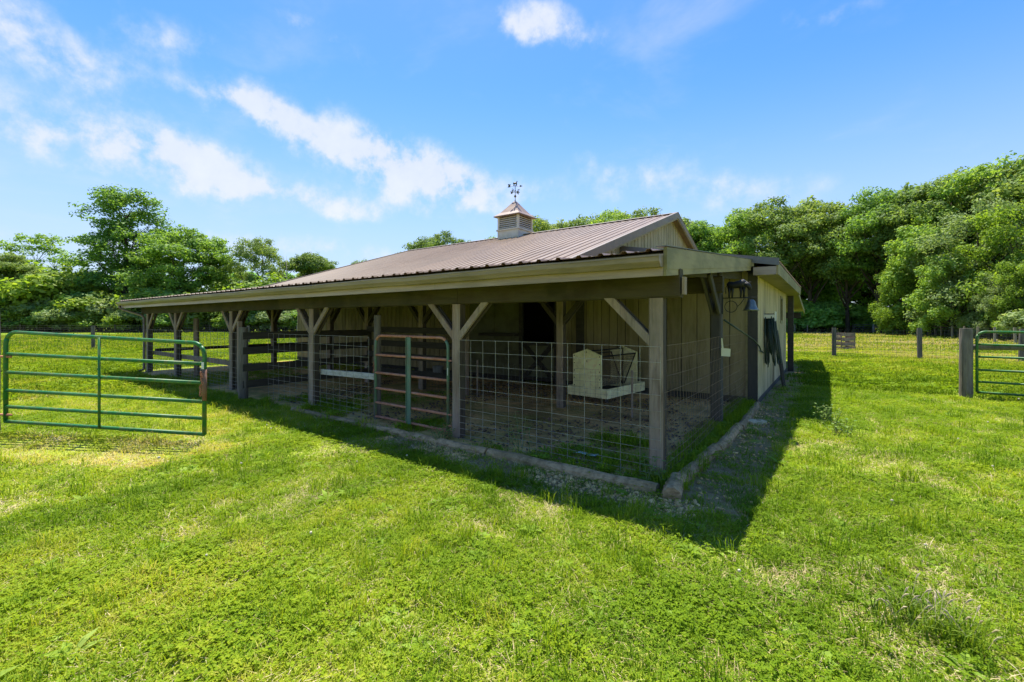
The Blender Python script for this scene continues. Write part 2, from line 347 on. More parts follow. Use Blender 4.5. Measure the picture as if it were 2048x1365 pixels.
M['cuproof'] = surf('cupola_roof_metal', [(0.251, 0.162, 0.112), (0.322, 0.227, 0.159)], 5, (1, 1, 1), 0.45, 0.03, 30, 0, 0.05, [((0.118, 0.067, 0.043), 3, 0.45, (1, 1, 1))], 0.45)
M['cupwall'] = surf('cupola_paint', [(0.611, 0.512, 0.417), (0.704, 0.597, 0.504)], 4, (1, 1, 1), 0.6, 0.05, 20, 0, 0.05, [((0.267, 0.245, 0.172), 2.3, 0.4, (1, 1, 1))])
M['feeder'] = surf('feeder_white_paint', [(1.007, 0.898, 0.453), (1.181, 1.055, 0.565)], 4, (1, 1, 1), 0.6, 0.05, 30, 0, 0.03, [((0.590, 0.535, 0.223), 3, 0.45, (1, 1, 1)), ((0.370, 0.268, 0.111), 9, 0.3, (1, 1, 1))])
M['hose'] = surf('dark_green_hose', [(0.012, 0.03, 0.022), (0.022, 0.045, 0.033)], 6, (1, 1, 1), 0.38, 0, None)
M['white'] = surf('white_plastic', [(0.649, 0.630, 0.536), (0.723, 0.702, 0.603)], 5, (1, 1, 1), 0.45, 0.02, 30)
M['tagyellow'] = surf('yellowed_plastic', [(0.62, 0.58, 0.36), (0.70, 0.66, 0.45)], 6, (1, 1, 1), 0.5, 0.02, 30)
M['bellmetal'] = surf('bell_metal', [(0.110, 0.116, 0.094), (0.248, 0.253, 0.220)], 12, (1, 1, 1), 0.35, 0.1, 40, 0.7)
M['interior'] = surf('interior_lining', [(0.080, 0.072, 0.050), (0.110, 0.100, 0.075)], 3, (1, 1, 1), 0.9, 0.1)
M['plainpanel'] = surf('plain_panel', [(0.135, 0.133, 0.066), (0.167, 0.158, 0.082)], 2, (1, 1, 1), 0.8, 0.1, 20, 0, 0.03, [((0.045, 0.038, 0.014), 2.5, 0.4, (1, 1, 1))])
M['glass'] = surf('dark_pane', [(0.02, 0.024, 0.022), (0.03, 0.034, 0.03)], 2, (1, 1, 1), 0.08, 0, None, 0, 0, None, 0.6)
M['stone'] = surf('gravel_stone', [(0.416, 0.258, 0.099), (0.695, 0.447, 0.184), (0.528, 0.321, 0.122)], 9, (1, 1, 1), 0.9, 0.2, 30, 0, 0.3)
M['palestone'] = surf('pale_flat_stone', [(0.532, 0.442, 0.261), (0.688, 0.576, 0.352)], 7, (1, 1, 1), 0.9, 0.3, 20, 0, 0.0, [((0.218, 0.175, 0.091), 6, 0.5, (1, 1, 1))])
M['pink'] = surf('faded_red_gate_paint', [(0.40, 0.22, 0.17), (0.50, 0.32, 0.25)], 4, (1, 1, 1), 0.6, 0, None)
M['fargrey'] = surf('grey_gate_metal', [(0.22, 0.22, 0.20), (0.32, 0.32, 0.29)], 4, (1, 1, 1), 0.5, 0, None, 0.4)
M['bark'] = surf('tree_bark', [(0.045, 0.036, 0.026), (0.10, 0.083, 0.062)], 3, (2, 2, 0.4), 0.95, 0.6, 8, 0, 0.2, None, 0.2, 6, 0.05)
M['deadbark'] = surf('dead_wood', [(0.20, 0.18, 0.15), (0.30, 0.27, 0.23)], 3, (2, 2, 0.4), 0.95, 0.3, 8)
M['dryleaf'] = surf('fallen_leaf', [(0.10, 0.055, 0.032), (0.22, 0.135, 0.085)], 15, (1, 1, 1), 0.85, 0, None, 0, 0.0)
M['scrap'] = surf('pale_turquoise_plastic', [(0.42, 0.60, 0.56), (0.55, 0.70, 0.66)], 8, (1, 1, 1), 0.5, 0.05, 30)

# ------------------------------------------------------------------ the ground
def ground_material():
    m, nt, N, L = new_mat('grass_ground')
    out = N.new('ShaderNodeOutputMaterial'); b = N.new('ShaderNodeBsdfPrincipled'); L.new(b.outputs[0], out.inputs[0])
    b.inputs['Roughness'].default_value = 0.95; b.inputs['Specular IOR Level'].default_value = 0.05
    g = N.new('ShaderNodeNewGeometry'); P = g.outputs['Position']
    def noise(s, det=6, st=(1, 1, 1), ro=0.6):
        mp = N.new('ShaderNodeMapping'); mp.inputs['Scale'].default_value = st; L.new(P, mp.inputs[0])
        n = N.new('ShaderNodeTexNoise'); n.inputs['Scale'].default_value = s; n.inputs['Detail'].default_value = det; n.inputs['Roughness'].default_value = ro
        L.new(mp.outputs[0], n.inputs['Vector']); return n.outputs['Fac']
    def ramp(f, stops):
        c = N.new('ShaderNodeValToRGB'); e = c.color_ramp.elements
        while len(e) < len(stops): e.new(0.5)
        for i, (p, col) in enumerate(stops): e[i].position = p; e[i].color = (*col, 1)
        L.new(f, c.inputs[0]); return c.outputs[0]
    def mapr(f, a, b_, c=0., d=1.):
        n = N.new('ShaderNodeMapRange'); n.interpolation_type = 'SMOOTHSTEP'
        for k, v in zip(('From Min', 'From Max', 'To Min', 'To Max'), (a, b_, c, d)): n.inputs[k].default_value = v
        L.new(f, n.inputs['Value']); return n.outputs[0]
    def mix(f, a, b_):
        n = N.new('ShaderNodeMix'); n.data_type = 'RGBA'
        if isinstance(f, float): n.inputs['Factor'].default_value = f
        else: L.new(f, n.inputs['Factor'])
        for k, v in (('A', a), ('B', b_)):
            if isinstance(v, tuple): n.inputs[k].default_value = (*v, 1)
            else: L.new(v, n.inputs[k])
        return n.outputs['Result']
    def ma(op, a, b_):
        n = N.new('ShaderNodeMath'); n.operation = op; n.use_clamp = op != 'SUBTRACT'
        for i, v in enumerate((a, b_)):
            if isinstance(v, (int, float)): n.inputs[i].default_value = v
            else: L.new(v, n.inputs[i])
        return n.outputs[0]
    sep = N.new('ShaderNodeSeparateXYZ'); L.new(P, sep.inputs[0]); X, Y = sep.outputs[0], sep.outputs[1]
    fine = noise(22, 8, (1, 1, 1), 0.75); big = noise(0.35, 4); mid = noise(1.6, 6)
    lush = ramp(fine, [(0.25, (0.09, 0.15, 0.012)), (0.5, (0.16, 0.24, 0.018)), (0.75, (0.24, 0.31, 0.03))])
    yell = ramp(fine, [(0.25, (0.14, 0.15, 0.02)), (0.5, (0.23, 0.24, 0.035)), (0.75, (0.32, 0.30, 0.07))])
    far = mix(mapr(big, 0.42, 0.62, 0, 0.6), lush, yell)
    # mown hay field behind the right-hand fence: pale swathes between green strips
    swath = noise(0.55, 5, (0.35, 1.6, 1), 0.6)
    infield = ma('MULTIPLY', mapr(Y, 23.6, 25.2), mapr(X, -4.0, -1.0))
    hay = ramp(fine, [(0.2, (0.24, 0.23, 0.08)), (0.7, (0.38, 0.34, 0.15))])
    far = mix(ma('MULTIPLY', infield, mapr(swath, 0.44, 0.58, 0, 0.75)), far, hay)
    # near the camera the soil between the blades
    soil = ramp(noise(14, 7), [(0.3, (0.20, 0.18, 0.05)), (0.7, (0.38, 0.32, 0.12))])
    nl = ramp(fine, [(0.25, (0.20, 0.30, 0.014)), (0.5, (0.30, 0.42, 0.022)), (0.75, (0.42, 0.50, 0.05))])
    near = mix(mapr(mid, 0.32, 0.60, 0.05, 0.75), soil, nl)
    ln = N.new('ShaderNodeVectorMath'); ln.operation = 'LENGTH'; L.new(P, ln.inputs[0])
    col = mix(mapr(ln.outputs['Value'], 9, 22), near, far)
    # bare earth along the drip line of the eaves and the shed wall
    dirt = ramp(noise(9, 7), [(0.3, (0.24, 0.165, 0.075)), (0.7, (0.42, 0.30, 0.155))])
    s1 = ma('MULTIPLY', ma('MULTIPLY', mapr(Y, 3.45, 3.75), ma('SUBTRACT', 1.0, mapr(Y, 4.3, 4.5))), ma('MULTIPLY', mapr(X, -5.6, -4.6), ma('SUBTRACT', 1.0, mapr(X, -1.0, -0.4))))
    s2 = ma('MULTIPLY', ma('MULTIPLY', mapr(X, -1.6, -1.2), ma('SUBTRACT', 1.0, mapr(X, -0.75, -0.25))), ma('MULTIPLY', mapr(Y, 3.6, 4.0), ma('SUBTRACT', 1.0, mapr(Y, 18, 20))))
    msk = ma('MULTIPLY', ma('MAXIMUM', s1, s2), mapr(noise(2.2, 6), 0.32, 0.5))
    col = mix(msk, col, dirt)
    L.new(col, b.inputs['Base Color'])
    bp = N.new('ShaderNodeBump'); bp.inputs['Strength'].default_value = 0.8; bp.inputs['Distance'].default_value = 0.05
    L.new(noise(16, 8, (1, 1, 1), 0.7), bp.inputs['Height']); L.new(bp.outputs[0], b.inputs['Normal'])
    return m
M['ground'] = ground_material()
gm = MB(); n_ = 24; S_ = 900.0
for i in range(n_ + 1):
    for j in range(n_ + 1): gm.v.append((-S_ + 2*S_*i/n_, -S_ + 2*S_*j/n_, 0.0))
gm.f = [(i*(n_+1)+j, (i+1)*(n_+1)+j, (i+1)*(n_+1)+j+1, i*(n_+1)+j+1) for i in range(n_) for j in range(n_)]
tag(gm.build('ground', M['ground']), 'grass lawn and pasture around the barn', None, None, 'structure')

M['dirt'] = surf('dirt_floor', [(0.480, 0.281, 0.107), (0.910, 0.527, 0.203), (0.694, 0.423, 0.155)], 3, (1, 1, 1), 0.95, 0.6, 18, 0, 0, [((0.157, 0.095, 0.037), 1.2, 0.6, (1, 1, 1)), ((0.257, 0.243, 0.035), 0.9, 0.55, (1, 1, 1))], 0.1, 8, 0.04)
df = MB()
nx, ny = 60, 20
for i in range(nx + 1):
    for j in range(ny + 1):
        x = -17.6 + 16.25 * i / nx; y = 4.16 + 5.4 * j / ny
        e = 0.006 if (i in (0, nx) or j in (0, ny)) else 0.012 + 0.03 * float(vnoise(x, y, 1.3))
        df.v.append((x, y, e))
df.f = [(i*(ny+1)+j, (i+1)*(ny+1)+j, (i+1)*(ny+1)+j+1, i*(ny+1)+j+1) for i in range(nx) for j in range(ny)]
tag(df.build('dirt_floor', M['dirt'], None, True), 'bare trampled dirt under the porch roof', None, None, 'structure')

# ------------------------------------------------------------------ the barn
XL, XR, YW, YB = -18.0, -1.13, 9.6, 16.5        # outer walls
GXL, GXR = -14.8, -3.75                         # raised gable walls
RXL, RXR = -15.02, -3.55                        # main roof edges
RY, RZ, PITCH = 13.05, 4.71, 0.323              # ridge
FOOT = 6.62
def main_z(y): return RZ - PITCH * abs(RY - y)
PEX0, PEX1, PEY, PEZ, PP = -18.15, -1.20, 3.93, 2.235, 0.09   # porch roof
def porch_z(y): return PEZ + PP * (y - PEY)
LP = 0.172
def lean_z(x): return 3.215 - LP * (x - GXR)    # right lean-to
def leanl_z(x): return 3.215 - LP * (GXL - x)   # left lean-to
barn = thing('barn', 'long low sheep barn with tan metal roof, cupola and open fenced porch', 'barn', (-9.4, 9.6, 0))

# walls -------------------------------------------------------------
DX0, DX1, DZ = -6.60, -5.61, 2.10               # Dutch door opening
fw = MB()
T = 0.05
def wall_top(x):
    if x < GXL: return leanl_z(x) - 0.03
    if x > GXR: return lean_z(x) - 0.03
    return main_z(YW) - 0.05
for x0, x1, z0 in ((XL, GXL, 0.0), (GXL, DX0, 0.0), (DX0, DX1, DZ), (DX1, GXR, 0.0), (GXR, XR, 0.0)):
    e = 0.001
    za, zb = wall_top(x0 + e), wall_top(x1 - e)
    fw.prism([(x0, YW, z0), (x1, YW, z0), (x1, YW, zb), (x0, YW, za)], (0, T, 0))
front_wall = fw.build('front_wall', M['sidecore'], barn)
PITCHB = 0.203
def boards(parent, a0, a1, axis, plane, zb, ztop, mat, thick=0.020, sgn=-1, skip=None, step=PITCHB, gap=0.016):
    a = a0; i = 0
    n = max(1, round((a1 - a0) / step)); st = (a1 - a0) / n
    for i in range(n):
        p, q = a0 + i*st + gap/2, a0 + (i+1)*st - gap/2
        b0 = zb(p) if callable(zb) else zb; b1 = zb(q) if callable(zb) else zb
        if skip:
            k = skip((p+q)/2)
            if k is not None: b0 = b1 = k
        t0, t1 = ztop(p), ztop(q)
        if t0 - b0 < 0.04 and t1 - b1 < 0.04: continue
        mb = MB()
        if axis == 'x': mb.prism([(p, plane, b0), (q, plane, b1), (q, plane, max(t1, b1+.01)), (p, plane, max(t0, b0+.01))], (0, sgn*thick, 0))
        else: mb.prism([(plane, p, b0), (plane, q, b1), (plane, q, max(t1, b1+.01)), (plane, p, max(t0, b0+.01))], (sgn*thick, 0, 0))
        mb.build('siding_board', mat, parent)
def dskip(x): return DZ + 0.08 if DX0 - 0.1 < x < DX1 + 0.1 else None
def ftop(x): return wall_top(min(max(x, XL+.002), XR-.002)) - 0.02
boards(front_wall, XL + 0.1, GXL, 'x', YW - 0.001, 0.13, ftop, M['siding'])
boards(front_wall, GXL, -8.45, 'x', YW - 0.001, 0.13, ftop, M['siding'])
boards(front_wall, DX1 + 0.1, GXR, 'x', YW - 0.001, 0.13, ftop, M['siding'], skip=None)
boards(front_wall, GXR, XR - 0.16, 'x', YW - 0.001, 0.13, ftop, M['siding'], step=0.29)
# plain sheet panel left of the door
for x0, x1 in ((-8.45, -7.53), (-7.52, DX0 - 0.1)):
    MB().box(x0 + 0.004, x1 - 0.004, YW - 0.016, YW - 0.001, 0.13, 2.85).build('panel', M['plainpanel'], front_wall)
MB().box(XL, DX0 - 0.1, YW - 0.034, YW - 0.001, 0.02, 0.128).build('skirt_board', M['darkboard'], front_wall)
MB().box(DX1 + 0.1, XR, YW - 0.034, YW - 0.001, 0.02, 0.128).build('skirt_board', M['darkboard'], front_wall)
MB().box(XL - 0.012, XL + 0.09, YW - 0.03, YW - 0.0015, 0.13, leanl_z(XL) - 0.05).build('corner_trim', M['trim'], front_wall)
# door: frame, open dark upper half, lower leaf with an X of braces
door = MB().box(DX0 + 0.02, DX1 - 0.02, YW + 0.0, YW + 0.03, 0.06, 1.07).build('door', M['plainpanel'], barn)
for x0, x1, z0, z1 in ((DX0-0.1, DX0, 0.03, DZ+0.08), (DX1, DX1+0.1, 0.03, DZ+0.08), (DX0, DX1, DZ, DZ+0.08)):
    MB().box(x0, x1, YW - 0.036, YW - 0.0005, z0, z1).build('door_frame', M['darkboard'], door)
for (a, b) in (((DX0+.06, 1.0), (DX1-.06, 0.13)), ((DX0+.06, 0.13), (DX1-.06, 1.0))):
    MB().bar((a[0], YW - 0.014, a[1]), (b[0], YW - 0.014, b[1]), 0.026 if a[1] > .5 else 0.022, 0.12, (0, 0, 1)).build('brace', M['darkboard'], door)
for z0, z1 in ((0.06, 0.16), (0.97, 1.07)):
    MB().box(DX0 + 0.022, DX1 - 0.022, YW - 0.030, YW - 0.001, z0, z1).build('rail', M['darkboard'], door)
MB().box(DX0 - 1.35, DX0 - 0.12, YW - 0.22, YW - 0.017, 1.20, 1.28).build('trough_shelf', M['darkboard'], barn)
MB().box(-4.98, -4.78, YW - 0.07, YW - 0.016, 0.13, 2.6).build('door_track_post', M['darkboard'], barn)
# interior lining behind the door, other outer walls
sw = MB(); sw.prism([(XR, YW + 0.0505, 0), (XR, YB, 0), (XR, YB, 2.72), (XR, YW + 0.0505, 2.72)], (-T, 0, 0))
side_wall = sw.build('side_wall', M['sidecore'], barn)
WY0, WY1, WZ0, WZ1 = 14.45, 15.0, 1.62, 2.24
boards(side_wall, YW + 0.02, WY0 - 0.08, 'y', XR + 0.001, 0.10, lambda y: 2.49, M['sidelit'], sgn=1, step=0.205)
boards(side_wall, WY1 + 0.08, YB - 0.1, 'y', XR + 0.001, 0.10, lambda y: 2.49, M['sidelit'], sgn=1, step=0.205)
boards(side_wall, WY0 - 0.08, WY1 + 0.08, 'y', XR + 0.001, 0.10, lambda y: WZ0 - 0.08, M['sidelit'], sgn=1, step=0.205)
boards(side_wall, WY0 - 0.08, WY1 + 0.08, 'y', XR + 0.001, WZ1 + 0.08, lambda y: 2.49, M['sidelit'], sgn=1, step=0.205)
MB().box(XR + 0.001, XR + 0.03, YW - 0.03, YB, 0.0, 0.098).build('skirt_board', M['greypaint'], side_wall)
win = MB().box(XR + 0.0005, XR + 0.008, WY0, WY1, WZ0, WZ1).build('window', M['glass'], barn)
for y0, y1, z0, z1 in ((WY0-.07, WY0, WZ0-.07, WZ1+.07), (WY1, WY1+.07, WZ0-.07, WZ1+.07), (WY0, WY1, WZ0-.07, WZ0), (WY0, WY1, WZ1, WZ1+.07)):
    MB().box(XR + 0.002, XR + 0.034, y0, y1, z0, z1).build('window_frame', M['trim'], win)
# corner boards of the front right corner
MB().box(XR - 0.145, XR + 0.026, YW - 0.05, YW - 0.002, 0.06, 2.52).build('corner_board', M['greypaint'], barn)
MB().box(XR - 0.185, XR - 0.147, YW - 0.04, YW - 0.002, 0.06, 2.55).build('corner_trim', M['trim'], barn)
MB().box(XR + 0.0155, XR + 0.028, YW - 0.048, YW + 0.018, 0.06, 2.49).build('corner_trim', M['sidelit'], barn)
o = MB()
o.prism([(XL, YW + 0.0505, 0), (XL, YB, 0), (XL, YB, 2.60), (XL, YW + 0.0505, 2.60)], (T, 0, 0))
o.build('end_wall', M['siding'], barn)
MB().box(XL, XR - T - 0.001, YB, YB + T, 0, 2.6).build('rear_wall', M['siding'], barn)
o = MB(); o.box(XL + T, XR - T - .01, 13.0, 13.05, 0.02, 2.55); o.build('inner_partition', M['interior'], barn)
# gable walls ---------------------------------------------------------
def gable_bot(y): return porch_z(y) + 0.02 if y < 9.24 else lean_z(GXR) - 0.02
def gable_top(y): return main_z(y) - 0.06
gw = MB()
YG0, YG1 = 6.75, 2*RY - 6.75
for x, off, nm in ((GXR, -T, 'gable_wall'), (GXL, T, 'gable_wall')):
    mb = MB()
    mb.prism([(x, YG0, porch_z(YG0)), (x, 9.24, porch_z(9.24)), (x, YG1, 2.3), (x, YG1, gable_top(YG1)), (x, RY, gable_top(RY)), (x, YG0, gable_top(YG0))], (off, 0, 0))
    gwo = mb.build(nm, M['sidecore'], barn)
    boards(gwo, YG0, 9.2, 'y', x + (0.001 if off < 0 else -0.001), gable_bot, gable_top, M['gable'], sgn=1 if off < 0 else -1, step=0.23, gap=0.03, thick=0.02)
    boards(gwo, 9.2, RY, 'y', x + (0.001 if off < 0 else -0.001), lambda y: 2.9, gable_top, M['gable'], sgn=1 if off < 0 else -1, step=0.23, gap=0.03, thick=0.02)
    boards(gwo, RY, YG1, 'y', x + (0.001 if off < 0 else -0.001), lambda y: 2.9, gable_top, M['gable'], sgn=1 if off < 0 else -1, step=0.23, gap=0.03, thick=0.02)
# roofs ---------------------------------------------------------------
def sheet_mesh(name, width, length, nrib, mat, rib=0.019, thick=0.004):
    """ribbed metal sheet: width along x, length along y, ribs running along y"""
    pitch = width / nrib; prof = []
    for k in range(nrib):
        c = (k + 0.5) * pitch
        for dx, z in ((-0.034, 0), (-0.016, rib), (0.016, rib), (0.034, 0)): prof.append((c + dx, z))
        if k < nrib - 1:
            for dx in (-0.02, 0.02): prof += [(c + pitch/2 + dx, 0.0), (c + pitch/2 + dx*0.4, 0.006)] if dx < 0 else [(c + pitch/2 + dx*0.4, 0.006), (c + pitch/2 + dx, 0.0)]
    prof = [(0.0, 0.0)] + prof + [(width, 0.0)]
    n = len(prof); mb = MB(); ny_ = 1
    for y in (0.0, length):
        for x, z in prof: mb.v.append((x, y, z))
        for x, z in prof: mb.v.append((x, y, z - thick))
    for k in range(n - 1):
        mb.f.append((k, k+1, 2*n+k+1, 2*n+k)); mb.f.append((n+k, 3*n+k, 3*n+k+1, n+k+1))
        mb.f.append((k, n+k, n+k+1, k+1)); mb.f.append((2*n+k, 2*n+k+1, 3*n+k+1, 3*n+k))
    return mb.mesh(name, mat)
nsh = 12; wsh = (RXR - RXL) / nsh
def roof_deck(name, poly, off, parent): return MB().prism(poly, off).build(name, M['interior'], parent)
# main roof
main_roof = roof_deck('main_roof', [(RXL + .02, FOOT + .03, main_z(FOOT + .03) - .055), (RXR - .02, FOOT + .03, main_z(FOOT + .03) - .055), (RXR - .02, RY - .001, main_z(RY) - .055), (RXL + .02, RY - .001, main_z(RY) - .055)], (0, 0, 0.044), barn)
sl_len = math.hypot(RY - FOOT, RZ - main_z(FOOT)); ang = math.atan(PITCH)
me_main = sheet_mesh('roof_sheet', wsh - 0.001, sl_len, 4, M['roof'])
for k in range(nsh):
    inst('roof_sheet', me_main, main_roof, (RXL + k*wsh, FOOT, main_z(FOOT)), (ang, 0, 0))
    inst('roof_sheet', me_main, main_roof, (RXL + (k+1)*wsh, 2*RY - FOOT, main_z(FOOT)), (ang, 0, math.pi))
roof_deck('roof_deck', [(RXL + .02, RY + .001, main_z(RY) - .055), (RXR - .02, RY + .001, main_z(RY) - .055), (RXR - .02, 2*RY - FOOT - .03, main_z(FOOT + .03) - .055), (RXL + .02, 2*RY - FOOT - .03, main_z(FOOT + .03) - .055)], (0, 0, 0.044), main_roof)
for s in (-1, 1):
    mb = MB(); a = Vector((0, RY, RZ + 0.032)); dy = 0.17
    mb.prism([(RXL - .03, RY, RZ + .045), (RXL - .03, RY + s*dy, RZ + .045 - PITCH*dy), (RXL - .03, RY + s*dy, RZ + .037 - PITCH*dy), (RXL - .03, RY, RZ + .036)], (RXR - RXL + .06, 0, 0))
    mb.build('ridge_cap', M['rooftrim'], main_roof)
for x, sg in ((RXR, 1), (RXL, -1)):
    for s in (-1, 1):
        yf = RY + s * (RY - FOOT + 0.02)
        zf = main_z(yf)
        for nm, x0, x1, zt, zb_, mt_ in (('rake_trim', x + sg*0.001, x + sg*0.022, 0.034, -0.125, M['rooftrim']), ('rake_cap', x - sg*0.07, x + sg*0.026, 0.042, 0.0345, M['rooftrim']), ('rake_board', x - sg*0.022, x + sg*0.010, -0.1255, -0.165, M['trim'])):
            MB().prism([(x0, yf, zf + zb_), (x0, RY + s*.0005, RZ + zb_), (x0, RY + s*.0005, RZ + zt), (x0, yf, zf + zt)], (x1 - x0, 0, 0)).build(nm, mt_, main_roof)
        # soffit under the rake
        gx = GXR if sg > 0 else GXL
        MB().prism([(gx + sg*.025, yf, zf - .10), (gx + sg*.025, RY, RZ - .10), (gx + sg*.025, RY, RZ - .086), (gx + sg*.025, yf, zf - .086)], (x - gx - sg*.03, 0, 0)).build('soffit', M['trim'], main_roof)
# porch roof
NP = 18; wp = (PEX1 - PEX0) / NP; plen = math.hypot(9.2 - PEY, PP * (9.2 - PEY))
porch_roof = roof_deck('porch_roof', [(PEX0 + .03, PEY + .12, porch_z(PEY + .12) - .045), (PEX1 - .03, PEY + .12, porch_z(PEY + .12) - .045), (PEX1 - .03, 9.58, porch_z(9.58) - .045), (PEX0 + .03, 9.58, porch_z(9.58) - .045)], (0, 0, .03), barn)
me_p = sheet_mesh('porch_roof_sheet', wp - .001, plen, 4, M['roof'], 0.022)
for k in range(NP): inst('roof_sheet', me_p, porch_roof, (PEX0 + k*wp, PEY, PEZ), (math.atan(PP), 0, 0))
for x in np.arange(-17.9, -1.2, 1.2):
    MB().bar((x, 4.03, porch_z(4.03) - .14), (x, 9.58, porch_z(9.58) - .14), 0.045, 0.17).build('rafter', M['darkboard'], porch_roof)
# lean-to roofs (right one is seen, left one mirrors it)
LY0, LY1 = 9.22, 16.9
nl = 8; wl = (LY1 - LY0) / nl; LXE = -0.74; la = math.atan(LP)
llen = (LXE - GXR) / math.cos(la)
me_l = sheet_mesh('lean_to_roof_sheet', wl - .001, llen, 4, M['roof'])
lean_roof = roof_deck('lean_to_roof', [(GXR + .03, LY0 + .03, lean_z(GXR + .03) - .05), (LXE - .03, LY0 + .03, lean_z(LXE - .03) - .05), (LXE - .03, LY1 - .03, lean_z(LXE - .03) - .05), (GXR + .03, LY1 - .03, lean_z(GXR + .03) - .05)], (0, 0, .04), barn)
for k in range(nl):
    # sheet width runs along +Y, its length (eave to top) towards -X
    o = inst('roof_sheet', me_l, lean_roof, (LXE, LY0 + k*wl, lean_z(LXE)))
    o.rotation_mode = 'QUATERNION'
    ex = Vector((0, 1, 0)); ey = Vector((-math.cos(la), 0, math.sin(la))); ez = ex.cross(ey)
    o.rotation_quaternion = Matrix((ex, ey, ez)).transposed().to_quaternion()
def rakeL(y0, y1, zt, zb_, nm, mt_, x0=GXR - 0.0, x1=LXE + 0.01):
    MB().prism([(x0, y0, lean_z(x0) + zb_), (x1, y0, lean_z(x1) + zb_), (x1, y0, lean_z(x1) + zt), (x0, y0, lean_z(x0) + zt)], (0, y1 - y0, 0)).build(nm, mt_, lean_roof)
rakeL(LY0 - 0.022, LY0 + 0.10, 0.046, 0.034, 'rake_cap', M['cap'], GXR + 0.03)
rakeL(LY0 - 0.024, LY0 - 0.003, 0.0335, -0.085, 'rake_trim', M['cap'], GXR + 0.03)
rakeL(LY0 - 0.0185, LY0 + 0.012, -0.0855, -0.15, 'rake_board', M['trim'], GXR + 0.03, XR)
rakeL(LY1 - 0.03, LY1 + 0.02, 0.034, -0.12, 'rake_trim', M['trim'])
# boxed side eave: fascia, soffit, front end
MB().box(LXE - 0.03, LXE, LY0 + 0.003, LY1 - .032, 2.45, 2.665).build('eave_fascia', M['trim'], lean_roof)
MB().box(XR + 0.016, LXE - 0.032, LY0 + 0.02, LY1 - .034, 2.46, 2.475).build('soffit', M['trim'], lean_roof)
MB().box(XR - 0.01, LXE - 0.0305, LY0 - 0.015, LY0 + 0.018, 2.452, 2.60).build('eave_end_board', M['fascia'], lean_roof)
for nm, X0, X1 in (('lean_to_roof', PEX0, GXL),):
    mb = MB(); mb.prism([(X0, LY0, leanl_z(X0) - .03), (X1, LY0, leanl_z(X1) - .03), (X1, LY1, leanl_z(X1) - .03), (X0, LY1, leanl_z(X0) - .03)], (0, 0, .05)); mb.build(nm, M['roof'], barn)
# rear porch seen past the corner
rp = MB(); rp.prism([(XL, 16.95, 2.52), (-0.82, 16.95, 2.52), (-0.82, 21.2, 2.0), (XL, 21.2, 2.0)], (0, 0, .035)); rpo = rp.build('rear_porch_roof', M['roof'], barn)
MB().prism([(-0.819, 16.95, 2.43), (-0.819, 21.2, 1.90), (-0.819, 21.2, 2.05), (-0.819, 16.95, 2.57)], (.025, 0, 0)).build('rake_trim', M['trim'], rpo)
MB().box(XL, -0.90, 20.6, 20.75, 1.72, 1.95).build('rear_beam', M['darkboard'], barn)
for x in (-1.75, -4.5, -8.0, -11.5, -15.0):
    MB().box(x - .08, x + .08, 20.6, 20.75, 0, 1.72).build('rear_post', M['post'], barn)
MB().box(-1.08, -0.92, 16.56, 16.70, 0, 2.42).build('rear_post', M['darkboard'], barn)
# porch eave: gutter, fascia, end fascias, downspout ---------------------
g0, g1 = -18.10, PEX1 - 0.002
gp = [(3.965, 2.185), (3.955, 2.185), (3.955, 2.095), (3.90, 2.095), (3.885, 2.125), (3.868, 2.15), (3.862, 2.182), (3.85, 2.182), (3.85, 2.19), (3.870, 2.19), (3.874, 2.155), (3.893, 2.128), (3.906, 2.103), (3.949, 2.103), (3.949, 2.185)]
outer = [(3.962, 2.188), (3.962, 2.086), (3.892, 2.086), (3.878, 2.108), (3.858, 2.132), (3.852, 2.172), (3.843, 2.174), (3.843, 2.190), (3.866, 2.190), (3.868, 2.135), (3.888, 2.112), (3.898, 2.096), (3.953, 2.096), (3.953, 2.188)]
mb = MB(); n_seg = 40
for i in range(n_seg + 1):
    x = g0 + (g1 - g0) * i / n_seg
    sag = 0.004 * math.sin(i * 0.9) + 0.003 * math.sin(i * 2.1)
    for y, z in outer: mb.v.append((x, y, z + sag))
no_ = len(outer)
for i in range(n_seg):
    for k in range(no_): mb.f.append((i*no_+k, i*no_+(k+1) % no_, (i+1)*no_+(k+1) % no_, (i+1)*no_+k))
gutter = mb.build('gutter', M['gutter'], barn)
for x in (g0 - 0.002, g1 - 0.001):
    MB().prism([(x, 3.965, 2.188), (x, 3.965, 2.083), (x, 3.89, 2.083), (x, 3.848, 2.13), (x, 3.840, 2.19)], (0.003, 0, 0)).build('end_cap', M['gutter'], gutter)
for x0, x1 in ((-18.08, -13.2), (-13.198, -8.6), (-8.598, -4.1), (-4.098, PEX1 - .002)):
    MB().box(x0, x1, 3.966, 4.0, 2.008, 2.205).build('fascia_board', M['fascia'], barn)
for x, sg in ((PEX1, 1), (PEX0 - 0.001, -1)):
    x1 = x + sg * 0.03
    mb = MB(); mb.prism([(x, 3.968, 2.062), (x, 9.19, 2.60), (x, 9.19, 2.745), (x, 3.968, 2.262)], (sg*.032, 0, 0)); eo = mb.build('end_fascia', M['trim'], barn)
    MB().prism([(x + sg*.001, 3.966, 2.005), (x + sg*.001, 9.19, 2.545), (x + sg*.001, 9.19, 2.5995), (x + sg*.001, 3.966, 2.0615)], (sg*.024, 0, 0)).build('trim_strip', M['trim'], eo)
    MB().prism([(x - sg*.06, 3.94, 2.267), (x - sg*.06, 9.19, 2.747), (x - sg*.06, 9.19, 2.755), (x - sg*.06, 3.94, 2.275)], (sg*.10, 0, 0)).build('cap', M['cap'], eo)
